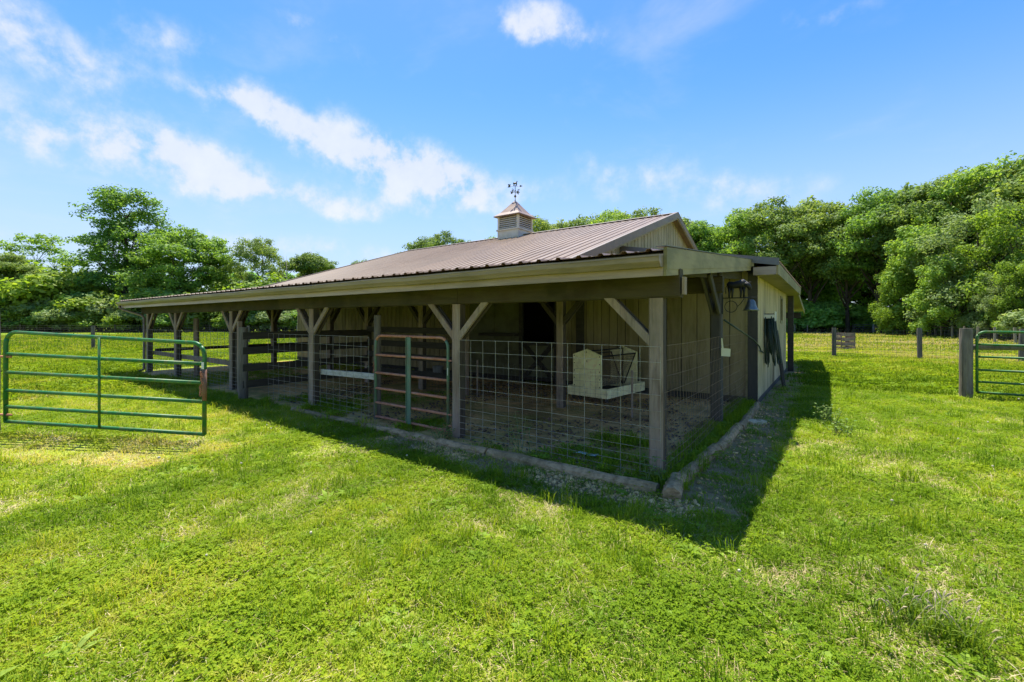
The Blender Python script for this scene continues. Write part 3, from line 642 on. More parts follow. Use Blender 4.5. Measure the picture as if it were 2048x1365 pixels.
mb = MB(); mb.tube([(-18.03, 3.91, 2.09), (-18.03, 3.92, 2.02), (-17.98, 3.99, 1.96), (-17.35, 4.30, 1.78), (-17.22, 4.32, 1.70), (-17.22, 4.32, 0.12), (-17.27, 4.20, 0.06)], 0.038, 8)
mb.build('downspout', M['rooftrim'], barn, True)
# beams, posts, braces -----------------------------------------------------
BZ0, BZ1 = 1.832, 2.11
FX = [-1.395, -4.10, -7.73, -11.14, -14.70, -17.10]
for x0, x1 in ((-17.67, -11.145), (-11.14, -4.065), (-4.06, -1.165)):
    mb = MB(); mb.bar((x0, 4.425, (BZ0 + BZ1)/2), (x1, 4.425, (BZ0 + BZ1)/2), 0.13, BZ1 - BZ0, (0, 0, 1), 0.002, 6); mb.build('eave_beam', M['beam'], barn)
MB().box(-1.150, -1.125, 4.385, 4.47, 1.86, 2.03).build('beam_end_block', M['post'], barn)
PW = 0.142
def post_with_braces(x, y, ztop, sides, w=PW, zb=1.36, run=0.46, mat='post', axis='x', bz=None):
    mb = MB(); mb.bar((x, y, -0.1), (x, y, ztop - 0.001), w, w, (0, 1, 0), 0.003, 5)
    p = mb.build('porch_post', M[mat], barn); p.data.materials.append(M['postshade'])
    for f in p.data.polygons: f.material_index = 0 if f.normal.y < -0.6 else 1  # front faces stay pale, all others get the painted shade
    for s in sides:
        for dy in (-w/2 + 0.030, w/2 - 0.030):
            if axis == 'x': a = (x + s*(w/2 - 0.05), y + dy, zb - .04); b = (x + s*(w/2 + run), y + dy, ztop + 0.045)
            else: a = (x + dy, y + s*(w/2 - 0.01), zb); b = (x + dy, y + s*(w/2 + run), ztop - 0.035)
            MB().bar(a, b, 0.038, 0.085, (0, 0, 1)).build('brace', M[mat] if dy < 0 and y < 5 else M['postshade'], p)  # rear and inner braces carry the painted shade too
    return p
for i, x in enumerate(FX):
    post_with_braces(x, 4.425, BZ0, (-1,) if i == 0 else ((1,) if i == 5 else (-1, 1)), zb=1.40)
MZ0, MZ1 = 2.02, 2.26
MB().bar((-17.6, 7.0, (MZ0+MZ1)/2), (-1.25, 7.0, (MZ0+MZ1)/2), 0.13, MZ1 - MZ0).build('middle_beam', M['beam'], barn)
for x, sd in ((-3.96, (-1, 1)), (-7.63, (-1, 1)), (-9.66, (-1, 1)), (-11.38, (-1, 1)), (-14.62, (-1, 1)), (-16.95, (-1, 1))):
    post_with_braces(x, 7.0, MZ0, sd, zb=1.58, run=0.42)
p = MB().bar((-1.40, 7.3, -.1), (-1.40, 7.3, 2.5), 0.16, 0.16, (0, 1, 0), 0.003, 5).build('porch_post', M['greypaint'], barn)
for dx in (-0.05, 0.05):
    MB().bar((-1.40 + dx, 7.23, 1.74), (-1.40 + dx, 6.55, 2.28), 0.036, 0.11, (0, 0, 1)).build('brace', M['greypaint'], p)
MB().bar((-1.40, 4.5, 2.17), (-1.40, 9.58, 2.52), 0.05, 0.2).build('end_rafter', M['darkboard'], barn)

# cupola ---------------------------------------------------------------------
CXc, CYc, CS = -9.30, RY, 0.46
cz0 = main_z(RY - CS) - 0.03
cup = MB().box(CXc - CS, CXc + CS, CYc - CS, CYc + CS, cz0, 4.86).build('cupola', M['cupwall'], barn)
MB().box(CXc - CS - .035, CXc + CS + .035, CYc - CS - .035, CYc + CS + .035, 4.8605, 4.915).build('base_moulding', M['cupwall'], cup)
MB().box(CXc - CS + .06, CXc + CS - .06, CYc - CS + .06, CYc + CS - .06, 4.9155, 5.37).build('inner_box', M['black'], cup)
for sx in (-1, 1):
    for sy in (-1, 1):
        MB().box(*sorted((CXc + sx*CS, CXc + sx*(CS - .075))), *sorted((CYc + sy*CS, CYc + sy*(CS - .075))), 4.9155, 5.37).build('corner_post', M['cupwall'], cup)
for k in range(6):
    z = 4.95 + k * 0.070
    for s in (-1, 1):
        MB().prism([(CXc - CS + .08, CYc + s*(CS - .012), z), (CXc - CS + .08, CYc + s*(CS - .055), z + .05), (CXc - CS + .08, CYc + s*(CS - .067), z + .045), (CXc - CS + .08, CYc + s*(CS - .024), z - .007)], (2*CS - .16, 0, 0)).build('slat', M['cupwall'], cup)
        MB().prism([(CXc + s*(CS - .012), CYc - CS + .08, z), (CXc + s*(CS - .055), CYc - CS + .08, z + .05), (CXc + s*(CS - .067), CYc - CS + .08, z + .045), (CXc + s*(CS - .024), CYc - CS + .08, z - .007)], (0, 2*CS - .16, 0)).build('slat', M['cupwall'], cup)
mb = MB(); prof = [(CS + .11, 5.37), (CS + .11, 5.395), (0.40, 5.53), (0.22, 5.75), (0.06, 5.96), (0.035, 5.985)]
for r_, z in prof: mb.v += [(CXc + r_, CYc + r_, z), (CXc - r_, CYc + r_, z), (CXc - r_, CYc - r_, z), (CXc + r_, CYc - r_, z)]
for i in range(len(prof) - 1):
    for k in range(4): mb.f.append((i*4+k, i*4+(k+1) % 4, (i+1)*4+(k+1) % 4, (i+1)*4+k))
mb.f += [(3, 2, 1, 0), tuple((len(prof)-1)*4 + k for k in range(4))]
mb.build('cupola_roof', M['cuproof'], cup)
# weather vane
vz = 5.98
vane = MB().tube([(CXc, CYc, vz - .03), (CXc, CYc, 6.58)], 0.011, 6).build('weather_vane', M['copper'], barn)
mb = MB(); mb.lathe([(0.001, -.045), (.03, -.035), (.045, 0), (.03, .035), (.001, .045)], (CXc, CYc, 6.17), 10); mb.lathe([(0.001, -.02), (.03, 0), (.001, .02)], (CXc, CYc, 6.02), 8); mb.lathe([(0.001, -.03), (.03, 0), (.001, .03)], (CXc, CYc, 6.38), 8); mb.build('ball', M['copper'], vane, True)
vr = Vector((math.cos(THETA), math.sin(THETA), 0)); vu = Vector((0, 0, 1))
def V2(a, b, base=Vector((CXc, CYc, 0))): return base + vr * a + vu * b
ax1 = Vector((1, 0, 0)); ax2 = Vector((0, 1, 0))
for d in (ax1, -ax1, ax2, -ax2):
    MB().tube([Vector((CXc, CYc, 6.33)), Vector((CXc, CYc, 6.33)) + d * .12], 0.007, 5).build('compass_arm', M['copper'], vane)
def letter(ch, d):
    strokes = {'N': [((-1, -1), (-1, 1)), ((-1, 1), (1, -1)), ((1, -1), (1, 1))], 'E': [((-1, -1), (-1, 1)), ((-1, 1), (1, 1)), ((-1, 0), (.6, 0)), ((-1, -1), (1, -1))],
               'S': [((1, 1), (-1, 1)), ((-1, 1), (-1, 0)), ((-1, 0), (1, 0)), ((1, 0), (1, -1)), ((1, -1), (-1, -1))], 'W': [((-1, 1), (-.5, -1)), ((-.5, -1), (0, .4)), ((0, .4), (.5, -1)), ((.5, -1), (1, 1))]}
    c = Vector((CXc, CYc, 6.34)) + d * .16; mb = MB()
    for a, b in strokes[ch]:
        mb.bar(c + d * a[0] * .04 + vu * a[1] * .055, c + d * b[0] * .04 + vu * b[1] * .055, 0.012, 0.02, d.cross(vu) if abs(a[0]-b[0]) < .01 else vu)
    mb.build('letter', M['copper'], vane)
for ch, d in (('N', ax2), ('S', -ax2), ('E', ax1), ('W', -ax1)): letter(ch, d)
mb = MB(); mb.tube([V2(-.20, 6.545), V2(.2, 6.545)], 0.008, 6)
mb.prism([V2(.17, 6.585), V2(.27, 6.545), V2(.17, 6.505)], vr.cross(vu) * .012)
mb.prism([V2(-.19, 6.55), V2(-.16, 6.60), V2(-.27, 6.615), V2(-.245, 6.55), V2(-.28, 6.49), V2(-.17, 6.50)], vr.cross(vu) * .012)
mb.build('arrow', M['copper'], vane)
# the little sheep standing on the arrow
def blob_animal(base, sc, fwd, mat, parent, name, bull=False):
    b = Vector(base); mb = MB(); u = vu
    P = lambda a, c: b + fwd * a * sc + u * c * sc
    if bull:
        mb.tube([P(-.5, .70), P(-.42, .74), P(-.15, .72), P(.15, .76), P(.34, .80), P(.5, .74)], [.09*sc, .2*sc, .2*sc, .23*sc, .25*sc, .15*sc], 8)
        mb.tube([P(.40, .76), P(.60, .66), P(.72, .46)], [.2*sc, .15*sc, .08*sc], 7)
        mb.tube([P(.58, .74), P(.66, .86), P(.75, .86)], [.025*sc, .02*sc, .01*sc], 5)
        mb.tube([P(-.5, .72), P(-.58, .6), P(-.57, .25)], [.02*sc, .018*sc, .03*sc], 5)
    else:
        mb.tube([P(-.48, .60), P(-.40, .68), P(-.1, .66), P(.2, .68), P(.34, .74)], [.10*sc, .2*sc, .2*sc, .2*sc, .15*sc], 8)
        mb.tube([P(.28, .78), P(.38, 1.02), P(.42, 1.16)], [.14*sc, .10*sc, .09*sc], 7)
        mb.tube([P(.36, 1.16), P(.48, 1.15), P(.58, 1.08)], [.09*sc, .085*sc, .05*sc], 7)
        mb.tube([P(-.46, .66), P(-.54, .5)], [.05*sc, .03*sc], 5)
    for a in (-.40, -.24, .2, .36): mb.tube([P(a, .64), P(a + .02, .30), P(a, 0.0)], [.11*sc, .065*sc, .05*sc], 6)
    return mb.build(name, mat, parent, True)
blob_animal(V2(0, 6.555) + Vector((0, 0, -.005)), 0.15, vr, M['copper'], vane, 'sheep_figure')

# ------------------------------------------------------------------ wire panels, pens and gates
HZ = [1.349, 1.192, 1.023, 0.868, 0.709, 0.548, 0.429, 0.333, 0.245, 0.168, 0.09, 0.04]
def wire_panel(name, a, b, zs, step, r, mat, parent=None, wob=0.004, z0=0.03):
    a = Vector(a); b = Vector(b); L_ = (b - a).length; d = (b - a) / L_; n = Vector((-d.y, d.x, 0)); mb = MB()
    nseg = max(2, int(L_ / 0.8)); f1, f2 = random.uniform(0, 6), random.uniform(0, 6)
    off = lambda t, z: n * wob * (math.sin(t * 1.9 + f1) + math.sin(z * 3 + f2)) + Vector((0, 0, wob * .8 * math.sin(t * 1.3 + z * 5 + f2)))
    for z in zs:
        mb.tube([a + d * (L_ * i / nseg) + Vector((0, 0, z)) + off(L_ * i / nseg, z) for i in range(nseg + 1)], r, 4, False)
    k = max(1, round(L_ / step))
    for i in range(k + 1):
        t = L_ * i / k
        mb.tube([a + d * t + Vector((0, 0, z)) + off(t, z) + n * r * 1.4 for z in (max(z0, 0.0), max(zs) * .5, max(zs))], r * .95, 4, False)
    return mb.build(name, mat, parent)

YF = 4.338
pf = thing('wire_panel_fence', 'galvanized wire stock panels closing the front of the barn porch', 'fence', (-7.7, YF, 0))
wire_panel('wire_panel', (-4.02, YF, 0), (-1.34, YF, 0), HZ, 0.203, 0.0024, M['wire'], pf)
wire_panel('wire_panel', (-7.78, YF, 0), (-5.97, YF, 0), HZ, 0.203, 0.0024, M['wire'], pf)
wire_panel('wire_panel', (-9.30, YF, 0), (-7.785, YF, 0), HZ, 0.203, 0.0024, M['wire'], pf)
wire_panel('wire_panel', (-17.15, YF, 0), (-10.2, YF, 0), HZ, 0.203, 0.0026, M['wire'], pf)
sf = thing('side_wire_fence', 'rusty wire netting stretched from the porch corner post to the barn wall', 'fence', (-1.31, 7, 0))
wire_panel('wire_mesh', (-1.318, 4.40, 0), (-1.318, 9.53, 0), [1.36, 1.205, 1.04, .88, .72, .57, .45, .35, .26, .18, .1, .04], 0.11, 0.0022, M['rustwire'], sf, 0.012)
lf = thing('low_wire_fence', 'low fine wire fence inside the porch in front of the hay feeder', 'fence', (-4.4, 6.9, 0))
wire_panel('wire_mesh', (-7.5, 6.905, 0), (-1.45, 6.905, 0), [0.77, .66, .56, .46, .36, .27, .18, .1, .04], 0.10, 0.0018, M['farwire'], lf)
for x in (-5.9, -2.6): MB().bar((x, 6.93, 0), (x, 6.93, .8), .03, .03, (0, 1, 0)).build('stake', M['post'], lf)

def round_post(name, x, y, h, r, mat, parent=None, lean=(0, 0), label=None, n=12):
    mb = MB(); seg = 6
    pts = [(x + lean[0]*i/seg, y + lean[1]*i/seg, -0.05 + (h + .05)*i/seg) for i in range(seg + 1)]
    mb.tube(pts, [r*1.04] + [r * random.uniform(.97, 1.03) for _ in range(seg - 1)] + [r*.94], n, True, 0.03)
    o = mb.build(name, mat, parent)
    if label: tag(o, label, 'post')
    return o
# pen divider of four boards running back from the thick round post
pd = thing('board_fence', 'dark four-board pen divider running back from a thick round post', 'fence', (-9.67, 4.02, 0))
round_post('post', -9.67, 4.02, 1.48, 0.088, M['roundpost'], pd)
for z in (1.305, 1.0, 0.655, 0.32):
    MB().bar((-9.60, 3.98, z), (-9.57, 6.93, z + .005), 0.028, 0.15, (0, 0, 1), 0.004, 4).build('board', M['darkboard'], pd)
MB().bar((-10.45, 4.27, -.05), (-10.45, 4.27, 1.6), 0.085, 0.085, (0, 1, 0), .003, 4).build('post', M['post'], pd)
ib = thing('inner_board_fence', 'dark horizontal boards across the back of the pen behind the rusty gate', 'fence', (-8, 6.95, 0))
for z in (1.40, 1.07, 0.78, 0.40):
    MB().bar((-9.58, 6.91, z), (-6.3, 6.91, z - .02), 0.028, 0.14, (0, 0, 1), 0.004, 4).build('board', M['darkboard'], ib)
MB().bar((-6.25, 6.96, -.05), (-6.25, 6.96, 1.5), 0.1, 0.1, (0, 1, 0), .002, 3).build('post', M['post'], ib)
o = MB().bar((-7.64, 4.52, 0.665), (-5.98, 4.53, 0.685), 0.03, 0.10, (0, 0, 1), 0.003, 5).build('plank', M['paleboard'])
tag(o, 'pale whitish plank fixed level behind the wire left of the rusty gate', 'plank')
lp = thing('rail_pen', 'two weathered rails of the pen at the far end of the porch', 'fence', (-17.1, 4.6, 0))
MB().bar((-17.06, 4.55, .70), (-17.06, 9.5, .72), .04, .10, (0, 0, 1), .004, 5).build('rail', M['darkboard'], lp)
MB().bar((-17.1, 4.53, .62), (-10.5, 4.53, .60), .04, .12, (0, 0, 1), .004, 6).build('rail', M['post'], lp)
round_post('round_post', -14.64, 4.86, 1.68, 0.07, M['post'], None, (-.05, 0), 'slim round post standing between the far porch posts behind the green gate')

def arc(c, r, a0, a1, u, v, n=6): return [Vector(c) + Vector(u) * r * math.cos(a0 + (a1-a0)*i/n) + Vector(v) * r * math.sin(a0 + (a1-a0)*i/n) for i in range(n + 1)]
def chain(mb, p, q, n):
    p = Vector(p); q = Vector(q)
    for i in range(n):
        c = p.lerp(q, (i + .5)/n) + Vector((random.uniform(-.008, .008), random.uniform(-.008, .008), 0)); u = Vector((0, 0, 1)); v = Vector((1, 0, 0)) if i % 2 else Vector((0, 1, 0))
        mb.tube([c + u*.020*math.cos(2*math.pi*k/8) + v*.012*math.sin(2*math.pi*k/8) for k in range(9)], .0045, 5, False)

def tube_gate(name, label, A, B, zA, zB, rails_mat, up_mat, r=0.024, mid=(0.5,), rc=0.16, midw=None):
    """A, B: ground points of the two uprights; zA, zB: rail heights at each end, lowest first, last is the bent top rail"""
    A = Vector(A); B = Vector(B); d = (B - A).normalized(); t = thing(name, label, 'gate', A)
    up = Vector((0, 0, 1)); tA, tB = zA[-1], zB[-1]
    top = [A + up*zA[0], A + up*(tA - rc)] + arc(A + d*rc + up*(tA - rc), rc, math.pi, math.pi/2, d, up)[1:] 
    top2 = arc(B - d*rc + up*(tB - rc), rc, math.pi/2, 0, d, up) + [B + up*(zB[0])]
    MB().tube(top[:2] + top[2:4], r, 10).build('upright', up_mat, t, True)
    MB().tube(top[3:] + top2[:4], r, 10).build('rail', rails_mat, t, True)
    MB().tube(top2[3:], r, 10).build('upright', up_mat, t, True)
    for za, zb in zip(zA[:-1], zB[:-1]):
        MB().tube([A + up*za, A.lerp(B, .5) + up*(za+zb)/2 + up*random.uniform(-.004, .004), B + up*zb], r*.92, 10).build('rail', rails_mat, t, True)
    n = d.cross(up)
    for m_ in mid:
        c = A.lerp(B, m_); z0 = zA[0] + (zB[0]-zA[0])*m_; z1 = tA + (tB - tA)*m_
        if midw: MB().bar(c + up*(z0 - .01) + n*.03, c + up*z1 + n*.03, midw, 0.012, n).build('stile', up_mat, t)
        else: MB().tube([c + up*z0 + n*r*1.1, c + up*z1 + n*r*1.1], r*.62, 8).build('stile', up_mat, t, True)
    return t
# near green gate, standing open in the lawn
gl = tube_gate('tube_gate', 'green six-rail tube gate standing open on the lawn', (-9.42, .82, 0), (-6.64, 2.29, 0),
               [.185, .395, .625, .88, 1.14, 1.445], [.117, .326, .542, .79, 1.04, 1.317], M['green'], M['green'], 0.026, (0.5,), 0.17)
dgl = (Vector((-6.64, 2.29, 0)) - Vector((-9.42, .82, 0))).normalized(); ngl = Vector((dgl.y, -dgl.x, 0))
B_ = Vector((-6.64, 2.29, 0))
MB().tube([B_ + Vector((0, 0, .56)), B_ + Vector((0, 0, .97))], .0275, 10).build('rust_patch', M['darkrust'], gl, True)
mb = MB(); chain(mb, B_ - dgl*.045 + Vector((0, 0, .80)), B_ - dgl*.05 + Vector((0, 0, .93)), 6); chain(mb, B_ - dgl*.06 + Vector((0, 0, .62)), B_ - dgl*.05 + Vector((0, 0, .80)), 7); chain(mb, B_ + ngl*.03 + Vector((0, 0, .78)), B_ + ngl*.032 + Vector((0, 0, .92)), 5); mb.build('chain', M['rust'], gl, True)
MB().box(-.001, .001, -.018, .018, -.045, .045).build('maker_plate', M['white'], gl)
bpy.data.objects['maker_plate'].location = (B_ + ngl*.028 + Vector((0, 0, 1.02)))[:]
bpy.data.objects['maker_plate'].rotation_euler = (0, 0, math.atan2(ngl.y, ngl.x))
A_ = Vector((-9.42, .82, 0))
for z in (.28, 1.10): MB().tube([A_ - dgl*.16 + Vector((0, 0, z)), A_ + dgl*.09 + Vector((0, 0, z))], .016, 8).build('hinge', M['rust'], gl, True)
p = A_ - dgl * .27
round_post('round_post', p.x, p.y, 1.75, .10, M['roundpost'], None, (0, 0), 'stout wooden hinge post at the outer end of the open green gate')
# small rusty gate
gr = tube_gate('tube_gate', 'small rusty six-rail gate with faded green uprights in the porch front', (-5.82, 4.36, 0), (-4.24, 4.36, 0),
               [.10, .32, .545, .79, 1.07, 1.375], [.096, .32, .544, .786, 1.07, 1.37], M['rust'], M['oldgreen'], 0.021, (), 0.14)
for dx, w in ((-.005, .014), (.055, .075)):
    MB().bar((-5.06 + dx, 4.33, .09), (-5.06 + dx, 4.33, 1.365), w, 0.012, (0, 1, 0)).build('stile', M['oldgreen'], gr)
for z in (.32, .17, 1.06):
    MB().tube([(-4.25, 4.355, z), (-4.17, 4.352, z)], .012, 7).build('hinge', M['rust'], gr, True)
MB().box(-4.222, -4.216, 4.325, 4.336, .86, .96).build('maker_plate', M['white'], gr)
mb = MB(); chain(mb, (-5.86, 4.35, .78), (-5.88, 4.37, .95), 7); mb.build('chain', M['rust'], gr, True)
round_post('round_post', -5.925, 4.47, 1.70, 0.058, M['roundpost'], None, (0, 0), 'slender round latch post beside the small rusty gate')
# gate and corner post at the right edge
round_post('round_post', 2.31, 12.93, 1.45, 0.105, M['roundpost'], None, (0.0, 0), 'thick weathered round corner post carrying the green gate beside the lawn', 16)
tube_gate('tube_gate', 'green tube gate hung on the thick corner post, cut by the frame', (2.47, 12.93, 0), (6.1, 12.93, 0),
          [.14, .355, .60, .87, 1.12, 1.385], [.12, .34, .59, .86, 1.11, 1.375], M['green'], M['green'], 0.024, (0.33, .66), 0.13)
rb = MB(); rb.tube([(2.35, 13.05, 1.06), (3.3, 13.25, 1.07), (4.8, 13.5, 1.05)], [.06, .058, .055], 10, True, .04)
tag(rb.build('brace_rail', M['roundpost']), 'rough brown brace pole lying level behind the green gate at the frame edge', 'rail')
round_post('round_post', 6.25, 13.6, 1.4, .10, M['roundpost'], None, (0, 0), 'round wooden post closing the far end of the right-hand gate')

# ------------------------------------------------------------------ field fences
def mesh_fence(name, label, pts, post_spec, ztop, zs, step, r, mat, pm='roundpost', h=1.3, pr_=0.07):
    t = thing(name, label, 'fence', pts[0])
    for a, b in zip(pts[:-1], pts[1:]): wire_panel('wire_mesh', a, b, zs, step, r, M[mat], t, 0.01)
    for s in post_spec:
        x, y = s[0], s[1]; hh = s[2] if len(s) > 2 else h; rr = s[3] if len(s) > 3 else pr_
        round_post('post', x, y, hh, rr, M[pm], t, (random.uniform(-.03, .03), random.uniform(-.03, .03)), None, 10)
    return t
zs1 = [1.22, 1.08, .95, .82, .69, .57, .46, .36, .27, .18, .1, .03]
mesh_fence('wire_fence', 'woven wire fence on round posts across the lawn right of the barn', [(-0.9, 23.9, 0), (0.18, 24.16, 0), (3.06, 24.69, 0), (6.0, 25.2, 0), (9.2, 25.7, 0)],
           [(0.18, 24.16, 1.32, .085), (3.06, 24.69, 1.32, .09), (6.0, 25.2, 1.3, .085), (9.2, 25.7, 1.3, .085)], 1.22, zs1, 0.13, 0.0036, 'farwire')
fp = [(6.64, 74.0), (7.0, 73.1), (7.4, 72.2), (7.78, 70.9), (8.1, 69.2), (8.33, 66.6), (8.55, 64.0), (8.74, 61.4), (8.65, 57.6), (8.86, 54.4), (9.0, 50.8), (9.13, 47.6), (9.4, 44.6), (9.9, 42.6), (10.4, 38.5)]
mesh_fence('wire_fence', 'long receding row of slim wooden posts with wire along the edge of the wood', [(x, y, 0) for x, y in fp], [(x, y, 1.2, .075) for x, y in fp], 1.1, [1.08, .9, .72, .55, .4, .26, .12], 0.3, 0.004, 'farwire', 'farpost')
c1 = [ground_at(1590, 58.4), ground_at(1615, 58.4), ground_at(1665, 58.4), ground_at(1706, 58.4)]
mesh_fence('wire_fence', 'distant pale-posted wire fence at the foot of the wood beyond the mown field', c1, [(p.x, p.y, 1.15 if i != 2 else 1.1, .06) for i, p in enumerate(c1)], 1.0, [.95, .7, .45, .2], 0.5, 0.006, 'farwire', 'farpost')
tA, tB = ground_at(1706, 58.4), ground_at(1690, 58.4)
tag(MB().tube([tA + Vector((0, 0, 1.05)), tB + Vector((0, 0, .3))], .045, 7).build('brace_pole', M['post']), 'slanting brace pole against a far fence post beyond the slatted crate', 'pole')
a, b = ground_at(1708, 58.2), ground_at(1744, 58.2)
tube_gate('tube_gate', 'far grey metal gate below the dark trees behind the mown field', a, b, [.2, .42, .66, .9, 1.15], [.2, .42, .66, .9, 1.15], M['fargrey'], M['fargrey'], .03, (.5,), .1)
a, b = ground_at(1750, 57.6), ground_at(1784, 57.0)
tube_gate('tube_gate', 'far faded red metal gate beside the receding post row', a, b, [.25, .75, .98], [.2, .72, .92], M['pink'], M['pink'], .04, (), .1)
p = ground_at(1747, 57.9); round_post('round_post', p.x, p.y, 1.25, .11, M['paleboard'], None, (0, 0), 'pale post between the two far metal gates')
zs2 = [1.2, 1.05, .92, .8, .69, .59, .5, .41, .32, .23, .14, .05]
mesh_fence('wire_fence', 'fine wire mesh fence with one leaning post across the left pasture', [(-36.2, -0.6, 0), (-33.45, 6.14, 0), (-32.7, 13.5, 0), (-31.9, 15.0, 0), (-31.2, 16.4, 0), (-29.5, 20.0, 0)],
           [(-36.2, -.6, 1.3, .08), (-33.45, 6.14, 1.34, .085), (-32.6, 13.9, 1.3, .09), (-31.85, 15.1, 1.3, .09), (-31.0, 16.5, 1.3, .09), (-29.5, 20, 1.3, .09)], 1.2, zs2, 0.13, 0.0036, 'farwire')
q = [ground_at(px, d) for px, d in ((-140, 56), (40, 58), (230, 60), (420, 62), (600, 64))]
mesh_fence('wire_fence', 'far dark rail and wire fence along the foot of the thicket', q, [(p.x, p.y, 1.15, .07) for p in q], 1.0, [1.0, .75, .5, .25], .9, .012, 'farwire', 'darkboard')

# ------------------------------------------------------------------ hay feeder
HF_ROT = -0.13
hf = thing('hay_feeder', 'white hay feeder with pointed end panels, V-shaped mesh rack and low tray', 'feeder', (-3.9, 8.0, 0))
hx0, hx1, hy0, hy1 = -4.36, -3.44, 7.95, 9.50
for y0, y1 in ((hy0, hy0 + .03), (hy1 - .03, hy1)): MB().box(hx0, hx1, y0, y1, .10, .285).build('tray_board', M['feeder'], hf)
for x0, x1 in ((hx0, hx0 + .03), (hx1 - .03, hx1)): MB().box(x0, x1, hy0 + .031, hy1 - .031, .10, .285).build('tray_board', M['feeder'], hf)
MB().box(hx0 + .03, hx1 - .03, hy0 + .03, hy1 - .03, .10, .125).build('tray_floor', M['darkboard'], hf)
for x in (hx0 + .05, hx1 - .09):
    for y in (hy0 + .05, hy1 - .09): MB().box(x, x + .05, y, y + .05, 0, .1).build('leg', M['darkboard'], hf)
pw0, pw1 = -4.26, -3.60
for y in (hy0 + .032, hy1 - .062):
    cx = (pw0 + pw1)/2
    MB().prism([(pw0, y, .20), (pw1, y, .20), (pw1, y, .93), (cx, y, 1.045), (pw0, y, .93)], (0, .03, 0)).build('end_panel', M['feeder'], hf)
mb = MB(); zz_ = hy0 + .030
for x, z in [(pw0 + .03, .3 + .15*i) for i in range(5)] + [(pw1 - .03, .3 + .15*i) for i in range(5)] + [((pw0 + pw1)/2, .98), ((pw0 + pw1)/2, .8)]: mb.lathe([(.001, 0), (.011, 0), (.011, .004), (.001, .004)], (x, 0, z), 6); 
mb.v = [(x, zz_ + y*0.2, z + y) for x, y, z in mb.v]   # tip the discs against the panel
mb.build('screw_heads', M['darkboard'], hf)
cx = (pw0 + pw1)/2; ya, yb = hy0 + .063, hy1 - .063
MB().tube([(cx, ya, 1.0), (cx, yb, 1.0)], .014, 6).build('ridge_bar', M['black'], hf)
for s in (-1, 1):
    xt, xb = cx + s*.30, cx + s*.03
    MB().tube([(xt, ya, .90), (xt, yb, .90)], .013, 6).build('rack_bar', M['black'], hf)
    mb = MB(); nW = 26
    for i in range(nW):   # diamond mesh of the rack
        for dirn in (1, -1):
            y0 = ya + (yb - ya) * i / (nW - 1); y1 = y0 + dirn * .42
            t1 = 1.0
            if y1 > yb: t1 = (yb - y0)/(y1 - y0)
            if y1 < ya: t1 = (ya - y0)/(y1 - y0)
            if t1 < .05: continue
            mb.tube([(xt, y0, .90), (xt + (xb - xt)*t1, y0 + (y1 - y0)*t1, .90 - .66*t1)], .0035, 4, False)
    mb.build('rack_mesh', M['rustwire'], hf)
    for y in (ya + .006, yb - .006): MB().tube([(xt, y, .90), (xb, y, .22)], .013, 6).build('rack_bar', M['black'], hf)
for y in (yb - .02,):
    MB().tube([(cx, y, 1.0), (cx, y, .2)], .012, 6).build('rack_bar', M['black'], hf)

hf.rotation_euler = (0, 0, HF_ROT)

# ------------------------------------------------------------------ landscape timbers along the drip line
def timber(a, b, r, label, flat=1.0, lift=.3):
    a = Vector(a); b = Vector(b); n = 10; mb = MB(); up = Vector((0, 0, 1))
    pts = [a.lerp(b, i/n) + Vector((random.uniform(-.006, .006), random.uniform(-.006, .006), r*lift + random.uniform(-.006, .004))) for i in range(n + 1)]
    mb.tube(pts, [r*random.uniform(.93, 1.05) for _ in pts], 10, True, .05)
    return tag(mb.build('landscape_timber', M['log']), label, 'timber', 'timbers edging the porch')
timber((-3.30, 4.09, 0), (-1.30, 4.115, 0), .072, 'split grey timber edging the porch front, ending at the corner post', lift=.2)
timber((-5.60, 4.06, 0), (-3.33, 4.085, 0), .068, 'sunken timber edging the porch in front of the rusty gate', lift=.1)
timber((-7.75, 4.05, 0), (-5.63, 4.06, 0), .066, 'farthest timber of the porch front, half lost in the grass', lift=.05)
timber((-1.14, 4.00, 0), (-1.21, 4.42, 0), .085, 'short thick timber stub at the outer porch corner', lift=.45)
timber((-1.185, 4.44, 0), (-1.13, 5.85, 0), .074, 'mossy round timber lying along the side fence next to the corner stub', lift=.4)
timber((-1.10, 5.82, 0), (-1.09, 7.25, 0), .068, 'middle timber along the side fence', lift=.4)
timber((-1.07, 7.24, 0), (-1.10, 9.45, 0), .062, 'flat brown timber along the side fence that reaches the barn corner', lift=.35)

# ------------------------------------------------------------------ small things by the wall
# hose on its hanger
hs_ = thing('garden_hose', 'dark green garden hose looped over a white hanger on the barn side wall', 'hose', (XR, 10.6, 0))
MB().box(XR + .016, XR + .215, 10.52, 10.72, 1.66, 1.74).build('hanger', M['white'], hs_)
MB().prism([(XR + .215, 10.54, 1.60), (XR + .215, 10.70, 1.60), (XR + .215, 10.72, 1.80), (XR + .215, 10.52, 1.80)], (.02, 0, 0)).build('hanger_plate', M['white'], hs_)
mb = MB(); rr = random.Random(5)
for k in range(11):
    x = XR + .035 + .017 * k + rr.uniform(0, .006); w = .10 + rr.uniform(0, .16); zb_ = .92 - rr.uniform(0, .26) + (.25 if k % 4 == 3 else 0); yc = 10.60 + rr.uniform(-.02, .05)
    pts = []
    for i in range(25):
        t = i/24; a = 2*math.pi*t
        yy = yc + w * math.sin(a) * (0.55 + .45*(1 - math.cos(a))/2)
        z = zb_ + (1.755 - zb_) * (1 + math.cos(a))/2
        pts.append((x + (.01 + .011*k)*math.sin(a/2)**2 + rr.uniform(-.002, .002), yy, z))
    mb.tube(pts, .0105, 7, False)
